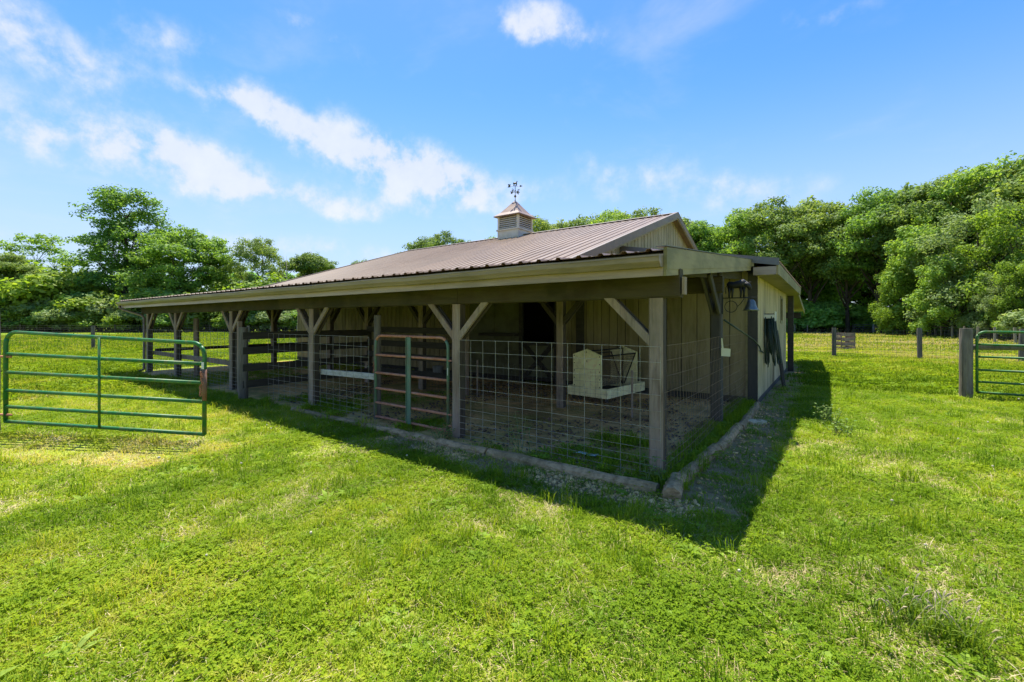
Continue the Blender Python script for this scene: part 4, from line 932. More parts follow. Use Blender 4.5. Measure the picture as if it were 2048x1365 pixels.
mb.tube([(XR + .09, 10.68, 1.3), (XR + .10, 10.74, .85), (XR + .08, 10.72, .62)], .0105, 7)
mb.build('hose_loops', M['hose'], hs_, True)
MB().tube([(-1.32, 7.45, 1.62), (-1.22, 8.2, 1.45), (-1.12, 9.1, 1.26), (-1.07, 9.5, 1.12), (-1.08, 9.8, 1.02), (XR + .05, 10.3, .95)], .014, 8).build('hose_lead', M['hose'], hs_, True)
# iron bracket with bull and bell, on the side post
bb = thing('dinner_bell', 'black iron bull bracket with a hanging bell on the side porch post', 'bell', (-1.32, 7.3, 1.6))
bx, by, bz = -1.318, 7.28, 1.95
MB().box(bx, bx + .012, by - .015, by + .015, bz - .24, bz + .06).build('wall_plate', M['black'], bb)
MB().tube([(bx, by, bz), (bx + .46, by, bz)], .008, 6).build('arm', M['black'], bb, True)
MB().tube(arc((bx + .12, by, bz - .13), .085, math.pi*2.2, 0, (1, 0, 0), (0, 0, 1), 18) + [Vector((bx + .25, by, bz - .09)), Vector((bx + .30, by, bz - .01))], .006, 5).build('scroll', M['black'], bb, True)
blob_animal((bx + .20, by, bz + .004), .26, Vector((1, 0, 0)), M['black'], bb, 'bull_figure', True)
MB().lathe([(.002, .16), (.03, .158), (.055, .13), (.07, .07), (.085, .025), (.115, .0), (.108, -.003), (.08, .02), (.06, .07), (.04, .125), (.002, .14)], (bx + .39, by, bz - .19), 18).build('bell_cup', M['bellmetal'], bb, True)
MB().tube([(bx + .39, by, bz), (bx + .39, by, bz - .04)], .008, 5).build('hook', M['black'], bb)
MB().lathe([(.001, -.02), (.018, 0), (.001, .02)], (bx + .39, by, bz - .20), 8).build('clapper', M['black'], bb, True)
# yellowed tag on the side wire
tg = MB(); tg.prism([(-1.305, 7.14, 1.08), (-1.19, 7.18, 1.075), (-1.185, 7.18, 1.19), (-1.305, 7.14, 1.20)], (-.002, .006, 0)); tg.prism([(-1.30, 7.142, 1.20), (-1.275, 7.15, 1.20), (-1.29, 7.145, 1.345), (-1.305, 7.14, 1.345)], (-.002, .006, 0))
tag(tg.build('plastic_tag', M['tagyellow']), 'small yellowed plastic tag hanging on the side fence wire', 'tag')
tg = MB(); tg.box(-8.05, -7.99, 4.325, 4.331, 1.27, 1.34)
# leaning plank by the side wall
lpk = MB(); lpk.bar((-0.88, 12.45, 0.0), (-1.06, 12.62, 1.36), 0.235, 0.07, (1, 0.15, 0), .004, 6)
tag(lpk.build('plank', M['greypaint']), 'thick dark grey plank leaning upright against the side wall past the hose', 'plank')
# pale flat stone
def pebble_mesh(name, mat, seed, sx=1, sy=1, sz=.6, n=7, m_=5):
    rr = random.Random(seed); mb = MB()
    for i in range(m_ + 1):
        ph = math.pi * i / m_
        for k in range(n):
            th = 2*math.pi*k/n; q = rr.uniform(.82, 1.12)
            mb.v.append((sx*q*math.sin(ph)*math.cos(th), sy*q*math.sin(ph)*math.sin(th), sz*q*math.cos(ph)))
    for i in range(m_):
        for k in range(n): mb.f.append((i*n+k, i*n+(k+1) % n, (i+1)*n+(k+1) % n, (i+1)*n+k))
    return mb.mesh(name, mat)
st = bpy.data.objects.new('flat_stone', pebble_mesh('flat_stone', M['palestone'], 3, .17, .11, .035, 12, 6)); link(st); st.location = (-.93, 7.85, .022); st.rotation_euler = (0, 0, .5)
tag(st, 'flat pale stone lying on the bare earth beside the side timbers', 'stone')
sm = MB(); pts = [(0, 0), (.10, .012), (.2, .004), (.30, .018)]
for i in range(3):
    (x0, z0), (x1, z1) = pts[i], pts[i+1]
    sm.prism([(x0, -.03, z0), (x1, -.03, z1), (x1, .035, z1 + .004), (x0, .03, z0)], (0, 0, .006))
so_ = sm.build('plastic_scrap', M['scrap']); so_.location = (-2.45, 4.66, .045); so_.rotation_euler = (0, 0, -.1)
tag(so_, 'pale turquoise plastic scrap lying just inside the wire panel', 'scrap')
bk = thing('bucket', 'dull grey bucket on the dirt near the back wall behind the rusty gate', 'bucket', (-9.0, 8.85, 0))
MB().lathe([(.001, .03), (.115, .03), (.15, .33), (.157, .335), (.157, .32), (.122, .03), (.12, .02), (.001, .02)], (-9.0, 8.85, 0), 16).build('pail', M['fargrey'], bk, True)
MB().tube(arc((-9.0, 8.85, .31), .158, 0, math.pi, (.8, .6, 0), (.3, -.4, -.6), 10), .005, 5).build('handle', M['black'], bk)
# slatted crate in the mown field
cr_ = thing('slatted_crate', 'weathered wooden slatted crate standing in the mown field', 'crate', (.87, 30.46, 0))
e1 = Vector((math.cos(THETA + .12), math.sin(THETA + .12), 0)); e2 = Vector((-e1.y, e1.x, 0)); c0 = Vector((.87, 30.5, 0))
for f in (0, 1):
    for z in (.10, .33, .60, .87):
        hgt = .17 if z > .15 else .14
        MB().bar(c0 - e1*.42 + e2*.62*f + Vector((0, 0, z)), c0 + e1*.42 + e2*.62*f + Vector((0, 0, z)), .025, hgt).build('slat', M['post'], cr_)
    for s in (-1, 1): MB().bar(c0 + e1*.40*s + e2*(.62*f + (.035 if f == 0 else -.035)), c0 + e1*.40*s + e2*(.62*f + (.035 if f == 0 else -.035)) + Vector((0, 0, .95)), .05, .05, e2).build('corner_post', M['post'], cr_)
for s in (-1, 1):
    for z in (.14, .42, .72): MB().bar(c0 + e1*.435*s + e2*.0 + Vector((0, 0, z)), c0 + e1*.435*s + e2*.62 + Vector((0, 0, z)), .025, .13).build('slat', M['post'], cr_)

# ------------------------------------------------------------------ trees and shrubs
M['leafA'] = leaf_mat('leaf_oak', [(0.100, 0.170, 0.048), (0.187, 0.283, 0.065), (0.300, 0.372, 0.092)], 0.45, (1.45, 1.35, 0.7), objvar=0.45)
M['leafB'] = leaf_mat('leaf_maple', [(0.098, 0.203, 0.041), (0.184, 0.320, 0.058), (0.304, 0.426, 0.080)], 0.47, (1.5, 1.4, 0.65), objvar=0.45)
M['leafC'] = leaf_mat('leaf_pale', [(0.128, 0.197, 0.064), (0.224, 0.315, 0.100), (0.352, 0.408, 0.200)], 0.45, (1.35, 1.3, 0.7), objvar=0.4)
M['leafD'] = leaf_mat('leaf_dark', [(0.117, 0.243, 0.065), (0.255, 0.474, 0.103), (0.397, 0.606, 0.140)], 0.45, (1.7, 1.6, 0.7), objvar=0.4)
M['leafE'] = leaf_mat('leaf_shrub', [(0.122, 0.214, 0.028), (0.214, 0.322, 0.043), (0.336, 0.414, 0.069)], 0.48, (1.45, 1.4, 0.55), objvar=0.4)

def leaf_cloud(rng, centers, radii, leaf, per, sig, axis_x=0.0, droop=0.0):
    """leaves (diamond faces) round clump centres; returns verts, quads"""
    n = len(centers) * per
    c = np.repeat(centers, per, axis=0); out = np.repeat(radii, per, axis=0)
    of = rng.normal(size=(n, 3)); ol = np.linalg.norm(of, axis=1)[:, None] + 1e-9
    of = of/ol*np.minimum(ol, 2.0)**.7*1.15
    p = c + of * np.array(sig)
    if droop: p[:, 2] -= droop * np.abs(rng.normal(size=n))
    nor = of * 0.7 + out * 0.3 + rng.normal(size=(n, 3)) * 0.5 + np.array([0, 0, 0.5])
    nor /= np.linalg.norm(nor, axis=1)[:, None] + 1e-9
    t = np.cross(nor, rng.normal(size=(n, 3))); t /= np.linalg.norm(t, axis=1)[:, None] + 1e-9
    b = np.cross(nor, t)
    s = leaf * rng.uniform(0.65, 1.3, n)[:, None]
    v = np.stack([p - t*s*.55, p + b*s*.34 - nor*s*.08, p + t*s*.6, p - b*s*.34 - nor*s*.08], axis=1).reshape(-1, 3)
    return v, np.arange(n*4).reshape(-1, 4)

def tree_proto(seed, H, kind, leaf_m, leaf=0.30, per=24, dens=1.0):
    rng = np.random.default_rng(seed); rd = random.Random(seed)
    lobes = []
    if kind == 'round':      # broad domed crown reaching low
        for k in range(26):
            u = rng.random(); th = rng.uniform(0, 2*math.pi); z = H*(.28 + .60*u); rad = H*.27*math.sqrt(max(.08, 1 - ((u - .38)/.68)**2)) * rng.uniform(.5, 1.0)
            lobes.append((rad*math.cos(th), rad*math.sin(th), z, H*rng.uniform(.085, .14)))
        lobes.append((0, 0, H*.9, H*.10))
    elif kind == 'oak':      # tall trunk, cumulus crown in the upper part
        for k in range(19):
            u = (k + rng.random())/19; th = k*2.4 + rng.uniform(-.5, .5); z = H*(.38 + .49*u); rad = H*.25*math.sqrt(max(.12, 1 - ((u - .45)/.66)**2)) * rng.uniform(.55, 1.12)
            lobes.append((rad*math.cos(th), rad*math.sin(th), z, H*rng.uniform(.06, .115)))
        lobes += [(H*.03, 0, H*.91, H*.085), (-H*.08, H*.04, H*.86, H*.08)]
    elif kind == 'tall':     # layered tree with separate tiers, open top
        for k in range(20):
            u = k/19; z = H*(.12 + .54*u); th = k*2.4 + rng.uniform(-.4, .4); rad = H*(.18 - .05*u)*rng.uniform(.5, 1.1)
            lobes.append((rad*math.cos(th), rad*math.sin(th), z, H*rng.uniform(.075, .11)))
        for k in range(17):
            u = k/16; z = H*(.64 + .30*u); th = k*2.1 + rng.uniform(-.5, .5); rad = H*(.15 - .07*u)*rng.uniform(.5, 1.15)
            lobes.append((rad*math.cos(th), rad*math.sin(th), z, H*rng.uniform(.045, .07)))
        lobes += [(H*.05, 0, H*.955, H*.04), (-H*.06, .0, H*.95, H*.042)]
    elif kind == 'airy':     # bare stem and thin spreading top
        for k in range(17):
            u = rng.random(); th = rng.uniform(0, 2*math.pi); z = H*(.50 + .42*u); rad = H*.24*rng.uniform(.25, 1.05)*math.sqrt(max(.12, 1 - ((u - .5)/.65)**2))
            lobes.append((rad*math.cos(th), rad*math.sin(th), z, H*rng.uniform(.06, .09)))
    elif kind == 'weep':     # pale full tree leafed to the ground, hanging sprays
        for k in range(25):
            u = (k + rng.random())/25; th = k*2.4 + rng.uniform(-.6, .6); z = H*(.12 + .78*u); rad = H*.27*math.sqrt(max(.06, 1 - ((u - .32)/.75)**2)) * rng.uniform(.55, 1.22)
            lobes.append((rad*math.cos(th), rad*math.sin(th), z, H*rng.uniform(.055, .105)))
    cs = []; rs = []
    for (x, y, z, r) in lobes:
        n = int(dens * (14 if kind in ('airy', 'tall') else 17) * (r/(H*.1))**1.6) + 4
        d = rng.normal(size=(n, 3)); d[:, 2] = np.abs(d[:, 2])*.85 - .25; d /= np.linalg.norm(d, axis=1)[:, None]
        rr = r * rng.uniform(.55, 1.08, n)[:, None]
        cs.append(np.array([x, y, z]) + d*rr*np.array([1.1, 1.1, .8])); rs.append(d)
    cs = np.concatenate(cs); rs = np.concatenate(rs)
    cs += rng.normal(size=cs.shape) * H * .012
    sg = H*.021
    v, q = leaf_cloud(rng, cs, rs, leaf, per, (sg*.95, sg*.95, sg*.66), 0, H*.03 if kind == 'weep' else 0)
    crown = np_mesh('crown', v, q, leaf_m)
    mb = MB(); random.seed(seed)
    top = H*(.80 if kind != 'airy' else .72); n = 9; bend = (rd.uniform(-.02, .02)*H, rd.uniform(-.02, .02)*H)
    tp = [Vector((bend[0]*math.sin(i/n*3), bend[1]*math.sin(i/n*2.5), top*i/n - .3*(i == 0))) for i in range(n + 1)]
    r0 = H*.0165
    mb.tube(tp, [r0*(1.35 if i == 0 else 1)*(1 - .82*i/n) for i in range(n + 1)], 9)
    for (x, y, z, r) in lobes:
        zb_ = max(H*.12, z - math.hypot(x, y)*rd.uniform(.7, 1.2) - r*.4); zb_ = min(zb_, top*.97); f = zb_/top*n; i = int(min(n - 1, f)); a = tp[i].lerp(tp[i+1], f - i)
        e = Vector((x, y, z + r*.3)); m1 = a.lerp(e, .5) + Vector((0, 0, -r*.15)) + Vector((rd.uniform(-1, 1), rd.uniform(-1, 1), 0))*r*.2
        rb_ = r0*(1 - .8*zb_/top)*.55
        mb.tube([a, m1, e], [rb_, rb_*.65, rb_*.2], 5)
        for _ in range(3):
            d = Vector((rd.uniform(-1, 1), rd.uniform(-1, 1), rd.uniform(-.1, 1))).normalized()
            mb.tube([m1.lerp(e, .6), e.lerp(m1, .2) + d*r*.85], [rb_*.4, rb_*.12], 4)
    trunk = mb.mesh('trunk', M['bark'], True)
    return H, trunk, crown

PROTO = {}
def proto(key, *a, **k): PROTO[key] = tree_proto(*a, **k)
proto('oak1', 21, 17.0, 'oak', M['leafA'], 0.25, 30, 2.0)
proto('oak2', 22, 17.0, 'oak', M['leafA'], 0.32, 24, 1.8)
proto('oak3', 23, 17.0, 'oak', M['leafB'], 0.25, 30, 2.0)
proto('round1', 31, 16.0, 'round', M['leafB'], 0.27, 30, 2.0)
proto('round2', 32, 16.0, 'round', M['leafA'], 0.27, 30, 1.9)
proto('tall', 41, 23.0, 'tall', M['leafB'], 0.30, 32, 2.0)
proto('airy1', 51, 14.0, 'airy', M['leafB'], 0.26, 22, 0.85)
proto('airy2', 52, 14.0, 'airy', M['leafA'], 0.26, 20, 0.8)
proto('weep1', 61, 13.0, 'weep', M['leafC'], 0.18, 30, 2.0)
proto('weep2', 62, 13.0, 'weep', M['leafB'], 0.27, 30, 2.0)
proto('weep3', 63, 13.0, 'weep', M['leafE'], 0.21, 30, 2.0)
proto('deep', 71, 15.0, 'round', M['leafD'], 0.34, 24, 1.0)

def put_tree(key, px, d, top_py, label, group, name='deciduous_tree', widen=1.0, rot=None):
    H0, tr, crn = PROTO[key]; p = ground_at(px, d); h = CAMH + (643 - top_py)*d/FPX; s = h/H0/0.985
    t = thing(name, label, 'tree', p, group)
    t.rotation_euler = (0, 0, random.uniform(0, 6.28) if rot is None else rot); t.scale = (s*widen, s*widen, s)
    for nm, me in (('trunk', tr), ('crown', crn)):
        o = bpy.data.objects.new(nm, me); COL.objects.link(o); o.parent = t
    return t
LG, RG, BG = 'trees beyond the left pasture', 'trees of the right-hand wood', 'trees behind the barn'
random.seed(101)
put_tree('airy1', 72, 82, 470, 'thin airy tree with a bare forked stem at the far left', LG, widen=1.25)
put_tree('tall', 255, 74, 380, 'tallest layered tree standing above the left thicket', LG, widen=1.3, rot=1.0)
put_tree('round1', 372, 72, 458, 'dense round-headed tree right of the tallest left tree', LG, widen=1.3)
put_tree('airy2', 446, 76, 496, 'small thin tree with light showing between its stem and the dense round tree', LG)
put_tree('oak1', 524, 74, 476, 'upright oak-like tree above the far end of the porch roof', LG, widen=.95)
put_tree('round2', 622, 78, 505, 'small domed tree peeping over the left slope of the barn roof', LG, widen=1.05)
put_tree('airy2', 160, 86, 515, 'slight pale treetop between the airy tree and the tallest tree', LG, widen=.9)
put_tree('round2', 22, 70, 505, 'full green tree filling the left frame edge', LG, widen=1.1)
put_tree('round2', 728, 88, 519, 'tiny treetop showing over the middle of the barn roof slope', BG, widen=.8)
put_tree('oak2', 848, 80, 476, 'left one of the paired treetops behind the barn ridge end', BG, widen=1.0)
put_tree('oak1', 893, 78, 463, 'right one of the paired treetops behind the barn ridge end', BG, widen=1.0)
for px, d, ty, key, lab in ((978, 76, 472, 'oak3', 'low treetop just left of the cupola'), (1072, 74, 436, 'oak1', 'treetop directly right of the cupola'), (1124, 76, 441, 'round2', 'second treetop right of the cupola'),
                       (1172, 74, 430, 'oak2', 'third treetop right of the cupola'), (1212, 72, 419, 'oak3', 'highest treetop over the middle of the ridge'), (1292, 72, 417, 'oak1', 'wide treetop over the right part of the ridge'),
                       (1340, 74, 432, 'round2', 'treetop behind the peak of the gable'), (1402, 68, 449, 'round1', 'pale treetop just right of the gable peak')):
    put_tree(key, px, d, ty, lab, BG)
for px, d, ty, key, lab, w in ((1482, 64, 416, 'oak3', 'leftmost tall oak of the right-hand wood above the lean-to roof', 1.0), (1548, 62, 397, 'oak1', 'broad-crowned oak second from the barn in the right-hand wood', 1.05),
        (1622, 62, 397, 'oak2', 'flat-topped tree above the side eave of the barn', 1.05), (1696, 58, 408, 'oak1', 'slender dark-stemmed tree behind the slatted crate', .95),
        (1762, 54, 371, 'oak3', 'tall rounded crown left of the notch in the wood skyline', 1.0), (1822, 52, 370, 'oak2', 'tall crown right beside the notch in the wood skyline', 1.0),
        (1905, 48, 341, 'oak1', 'high domed tree near the right edge of the picture', 1.05), (1985, 46, 321, 'oak3', 'tallest tree of the right-hand wood, near the frame corner', 1.05), (2075, 44, 316, 'oak2', 'tall tree cut by the right frame edge', 1.05)):
    put_tree(key, px, d, ty, lab, RG, widen=w)
for px, d, ty, key, lab, w in ((1955, 40, 396, 'weep1', 'pale silvery-green tree in front of the right-hand wood', 1.05), (2035, 37, 392, 'weep3', 'bright green tree leafed to the ground at the right frame edge', 1.05),
        (1860, 45, 437, 'weep2', 'full green tree in front of the tall crowns, left of the pale tree', 1.0), (1905, 40, 500, 'weep2', 'lower spreading tree under the pale silvery tree', 1.05),
        (1808, 47, 520, 'weep3', 'low bright spreading tree above the receding post row', 1.0), (1992, 36, 545, 'weep1', 'small pale bushy tree behind the thick corner post', 1.0), (2075, 33, 500, 'weep3', 'bushy tree half cut off by the right frame edge', 1.0),
        (2140, 36, 380, 'weep2', 'green tree just beyond the right frame edge', 1.0)):
    put_tree(key, px, d, ty, lab, RG, widen=w)
# shaded depth of the wood behind the front trees
random.seed(55)
for i, (px, d, ty) in enumerate(((1440, 78, 455), (1510, 74, 440), (1590, 72, 430), (1660, 70, 440), (1725, 66, 425), (1790, 64, 415), (1860, 60, 400), (1940, 58, 380), (2030, 56, 370), (1560, 70, 545), (1640, 71, 550), (1740, 68, 540), (1500, 72, 540))):
    put_tree('deep', px, d, ty, 'dark tree in the shaded depth of the right-hand wood', 'dark trees inside the right-hand wood', widen=1.15)
for i, (px, d, ty) in enumerate(((-90, 84, 480), (110, 92, 560), (200, 88, 545), (310, 86, 520), (420, 88, 550), (480, 86, 540), (570, 90, 545), (660, 92, 560), (330, 80, 575), (460, 80, 585))):
    put_tree('deep', px, d, ty, 'dark tree filling the depth of the left thicket', 'dark trees inside the left thicket', widen=1.2)
for i, (px, d, ty) in enumerate(((1030, 90, 470), (1110, 88, 460), (1190, 88, 455), (1260, 86, 445), (1330, 86, 455), (1385, 84, 480))):
    put_tree('deep', px, d, ty, 'dark tree in the second row behind the barn ridge', 'second row of trees behind the barn', widen=1.15)

def shrub_proto(seed, leaf_m, leaf=0.2, per=26):
    rng = np.random.default_rng(seed); cs = []; rs = []
    for k in range(13):
        th = rng.uniform(0, 2*math.pi); u = rng.random(); rad = 1.5*rng.uniform(.2, 1)*math.sqrt(1 - .7*u*u); z = .5 + 2.1*u; r = rng.uniform(.45, .8)
        n = 22; d = rng.normal(size=(n, 3)); d[:, 2] = np.abs(d[:, 2])*.9 - .3; d /= np.linalg.norm(d, axis=1)[:, None]
        cs.append(np.array([rad*math.cos(th), rad*math.sin(th), z]) + d*r*rng.uniform(.5, 1.1, n)[:, None]); rs.append(d)
    cs = np.concatenate(cs); rs = np.concatenate(rs); cs[:, 2] = np.maximum(cs[:, 2], .12)
    v, q = leaf_cloud(rng, cs, rs, leaf, per, (.22, .22, .13))
    mb = MB(); rd = random.Random(seed)
    for k in range(7):
        a = rd.uniform(0, 6.28); mb.tube([(0, 0, -.1), (.35*math.cos(a), .35*math.sin(a), .9), (1.0*math.cos(a), 1.0*math.sin(a), 2.0)], [.05, .035, .012], 5)
    return np_mesh('foliage', v, q, leaf_m), mb.mesh('stem', M['bark'])
SH = [shrub_proto(1, M['leafE']), shrub_proto(2, M['leafB']), shrub_proto(3, M['leafD']), shrub_proto(4, M['leafC'])]
def put_shrub(k, px, d, top_py, label, group, wide=1.2):
    fo, stm = SH[k]; p = ground_at(px, d); h = CAMH + (643 - top_py)*d/FPX; s = h/3.1
    t = thing('shrub', label, 'shrub', p, group); t.rotation_euler = (0, 0, random.uniform(0, 6.28)); t.scale = (s*wide, s*wide, s)
    for nm, me in (('foliage', fo), ('stem', stm)):
        o = bpy.data.objects.new(nm, me); COL.objects.link(o); o.parent = t
random.seed(77)
for i, (px, ty) in enumerate(((-60, 545), (-10, 560), (45, 575), (40, 530), (95, 560), (130, 585), (165, 560), (200, 580), (235, 600), (120, 545), (300, 585), (345, 600), (395, 590), (430, 575), (470, 560), (505, 585), (545, 560), (585, 575), (620, 590), (655, 590))):
    put_shrub(0 if i % 3 != 2 else 1, px, 67 + (i % 4)*2.0, ty, 'bright yellow-green bush in the thicket beyond the left pasture', 'bright bushes of the left thicket', 1.25)
for i in range(22):
    px = -60 + i*34; put_shrub((1, 0, 3, 0)[i % 4], px, 63.5 + (i % 3)*.8, 632 - (i*37 % 25), 'low dark bush along the foot of the left thicket', 'low dark bushes of the left thicket', 1.5)
for i in range(17):
    px = 1590 + i*19; put_shrub(2, px, 62 - max(0, px - 1790)*.055, 628 - (i*29 % 30), 'low dark bush under the trees of the right-hand wood', 'low dark bushes of the right-hand wood', 1.6)
for i in range(13):
    px = 1800 + i*24; d = 54 - (px - 1790)*.075; put_shrub(3 if i % 3 == 0 else 1, px, d, 640 - (i*23 % 40), 'leafy bush behind the receding row of fence posts', 'bushes behind the post row', 1.4)
# dense undergrowth closing the foot of both woods
rngu = np.random.default_rng(9)
def undergrowth(label, line, hmax, n, mat):
    t = rngu.uniform(0, len(line) - 1.001, n); i = t.astype(int); f = (t - i)[:, None]; A = np.array([(p.x, p.y, 0) for p in line])
    c = A[i]*(1 - f) + A[i + 1]*f; hh = hmax*(.45 + .75*vnoise(c[:, 0], c[:, 1], .16))
    c[:, :2] += rngu.normal(size=(n, 2))*1.1; c[:, 2] = hh*rngu.uniform(0.02, 1, n)
    d = rngu.normal(size=(n, 3)); d /= np.linalg.norm(d, axis=1)[:, None]
    v, q = leaf_cloud(rngu, c, d, .34, 14, (.35, .35, .22))
    o = bpy.data.objects.new('undergrowth', np_mesh('undergrowth', v, q, mat)); COL.objects.link(o); tag(o, label, None, None, 'stuff')
undergrowth('dense undergrowth closing the foot of the right-hand wood', [ground_at(px, d) for px, d in ((1330, 70), (1480, 68), (1600, 66), (1700, 64), (1790, 60), (1880, 50), (1980, 42), (2100, 37), (2250, 34))], 4.0, 3000, M['leafD'])
undergrowth('dense undergrowth closing the foot of the left thicket', [ground_at(px, d) for px, d in ((-200, 70), (0, 70), (200, 71), (400, 72), (600, 74), (800, 78))], 4.5, 3000, M['leafB'])
random.seed(31)
for i in range(16):
    px = -40 + i*41 + random.uniform(-12, 12); put_shrub((0, 1, 0, 3)[i % 4], px, 66 + random.uniform(-1, 2), 592 + random.uniform(-22, 16), 'sunlit mid-height bush inside the left thicket', 'sunlit middle bushes of the left thicket', 1.3)
# one dead snag
p = ground_at(573, 72); sn = thing('dead_tree', 'thin leafless snag rising between the oak-like and the domed tree', 'tree', p)
mb = MB(); hS = CAMH + (643 - 512)*72/FPX; mb.tube([(p.x, p.y, -.2), (p.x + .1, p.y, hS*.5), (p.x - .1, p.y + .05, hS)], [.14, .09, .015], 7); mb.build('trunk', M['deadbark'], sn, True)
for z, dx in ((.6, .9), (.7, -.8), (.8, .6), (.86, -.5)):
    MB().tube([(p.x, p.y, hS*z), (p.x + dx*.6, p.y + dx*.4, hS*z + .8), (p.x + dx, p.y + dx*.6, hS*z + 1.9)], [.045, .03, .008], 5).build('limb', M['deadbark'], sn, True)

# ------------------------------------------------------------------ ground cover (scattered with geometry nodes)
def scatter(name, label, pts, rot, scl, idx, tint, sources, cat=None):
    me = bpy.data.meshes.new(name); me.vertices.add(len(pts)); me.vertices.foreach_set('co', np.asarray(pts, np.float32).ravel())
    def att(n, t, d, key):
        a = me.attributes.new(n, t, 'POINT'); a.data.foreach_set(key, np.ascontiguousarray(d).ravel())
    att('rot', 'FLOAT_VECTOR', np.asarray(rot, np.float32), 'vector'); att('scl', 'FLOAT', np.asarray(scl, np.float32), 'value')
    att('idx', 'INT', np.asarray(idx, np.int32), 'value'); att('tint', 'FLOAT', np.asarray(tint, np.float32), 'value')
    o = bpy.data.objects.new(name, me); COL.objects.link(o); tag(o, label, None, None, 'stuff')
    c = bpy.data.collections.new(name + '_sources')
    for i, m_ in enumerate(sources):
        s = bpy.data.objects.new('%s_source_%02d' % (name, i), m_); c.objects.link(s)
    ng = bpy.data.node_groups.new(name + '_scatter', 'GeometryNodeTree')
    ng.interface.new_socket('Geometry', in_out='INPUT', socket_type='NodeSocketGeometry'); ng.interface.new_socket('Geometry', in_out='OUTPUT', socket_type='NodeSocketGeometry')
    N = ng.nodes; L = ng.links; gi = N.new('NodeGroupInput'); go = N.new('NodeGroupOutput'); ip = N.new('GeometryNodeInstanceOnPoints'); ci = N.new('GeometryNodeCollectionInfo')
    ci.inputs['Collection'].default_value = c; ci.inputs['Separate Children'].default_value = True; ci.inputs['Reset Children'].default_value = True
    def na(n, t):
        a = N.new('GeometryNodeInputNamedAttribute'); a.data_type = t; a.inputs['Name'].default_value = n; return a.outputs['Attribute']
    L.new(gi.outputs[0], ip.inputs['Points']); L.new(ci.outputs[0], ip.inputs['Instance']); ip.inputs['Pick Instance'].default_value = True
    L.new(na('idx', 'INT'), ip.inputs['Instance Index']); L.new(na('rot', 'FLOAT_VECTOR'), ip.inputs['Rotation']); L.new(na('scl', 'FLOAT'), ip.inputs['Scale'])
    L.new(ip.outputs[0], go.inputs[0])
    md = o.modifiers.new('scatter', 'NODES'); md.node_group = ng
    return o

GR = [(0.10, 0.185, 0.012), (0.185, 0.285, 0.018), (0.29, 0.37, 0.024), (0.44, 0.43, 0.075), (0.60, 0.50, 0.26)]
M['blade'] = leaf_mat('grass_blade', GR, 0.42, (1.5, 1.45, 0.5), True, 0.4, 0, 0.55, 0, 0.05)
M['farblade'] = leaf_mat('pasture_blade', [tuple(c*.8 for c in q) for q in GR], 0.38, (1.3, 1.25, 0.5), True, 0.3, 0, 0.7, 0, 0.02)
M['clover'] = leaf_mat('clover_leaf', [(0.146, 0.239, 0.012), (0.219, 0.315, 0.014), (0.292, 0.365, 0.019), (0.394, 0.403, 0.035)], 0.42, (1.5, 1.45, 0.5), True, 0.5, 0, 0.5, 0, 0.05)
M['straw'] = leaf_mat('dry_straw', [(0.390, 0.312, 0.143), (0.546, 0.455, 0.247), (0.650, 0.559, 0.338)], 0.2, (1.1, 1.0, .8), True, 0.8, 0, 0.7, 0, 0.05)
M['flower'] = leaf_mat('clover_flower', [(0.55, 0.50, 0.36), (0.66, 0.60, 0.46)], 0.2, (1, 1, 1), True, 0.5, 0, 0.8)
M['weedleaf'] = leaf_mat('weed_leaf', [(0.203, 0.322, 0.039), (0.284, 0.406, 0.052), (0.365, 0.462, 0.104)], 0.42, (1.4, 1.4, 0.6), True, 0.6, 0, 0.5, 0, 0.05)

def tuft(seed, n, h, spread, w, mat, flat=0.0):
    rd = random.Random(seed); mb = MB()
    for k in range(n):
        a = rd.uniform(0, 6.28); q = spread*math.sqrt(rd.random()); x, y = q*math.cos(a), q*math.sin(a)
        d = rd.uniform(0, 6.28); ln = h*rd.uniform(.5, 1.25); le = ln*(rd.uniform(.15, .75) + flat); ww = w*rd.uniform(.7, 1.3)
        dx, dy = math.cos(d), math.sin(d); sx, sy = -dy*ww/2, dx*ww/2; hz = ln*(1 - .6*flat)
        p1 = (x + dx*le*.3, y + dy*le*.3, hz*.6); p2 = (x + dx*le, y + dy*le, hz*rd.uniform(.75, 1.0))
        mb.add([(x - sx, y - sy, -.005), (x + sx, y + sy, -.005), (p1[0] + sx*.8, p1[1] + sy*.8, p1[2]), (p1[0] - sx*.8, p1[1] - sy*.8, p1[2]), p2], [(0, 1, 2, 3), (3, 2, 4)])
    me = bpy.data.meshes.new('tuft'); me.from_pydata(mb.v, [], mb.f); me.materials.append(mat); return me
def clover(seed, n, spread, h, s, mat):
    rd = random.Random(seed); mb = MB()
    for k in range(n):
        a = rd.uniform(0, 6.28); q = spread*math.sqrt(rd.random()); c = Vector((q*math.cos(a), q*math.sin(a), h*rd.uniform(.5, 1.2))); a0 = rd.uniform(0, 6.28); ss = s*rd.uniform(.7, 1.3)
        tl = Vector((rd.uniform(-.4, .4), rd.uniform(-.4, .4), 1)).normalized(); t = tl.orthogonal().normalized(); b = tl.cross(t)
        for j in range(3):
            an = a0 + j*2.094; e = t*math.cos(an) + b*math.sin(an); f = tl.cross(e)
            mb.add([c, c + e*ss*.55 + f*ss*.42 + tl*ss*.12, c + e*ss*1.0 + tl*ss*.02, c + e*ss*.55 - f*ss*.42 + tl*ss*.12], [(0, 1, 2, 3)])
    me = bpy.data.meshes.new('clover'); me.from_pydata(mb.v, [], mb.f); me.materials.append(mat); return me
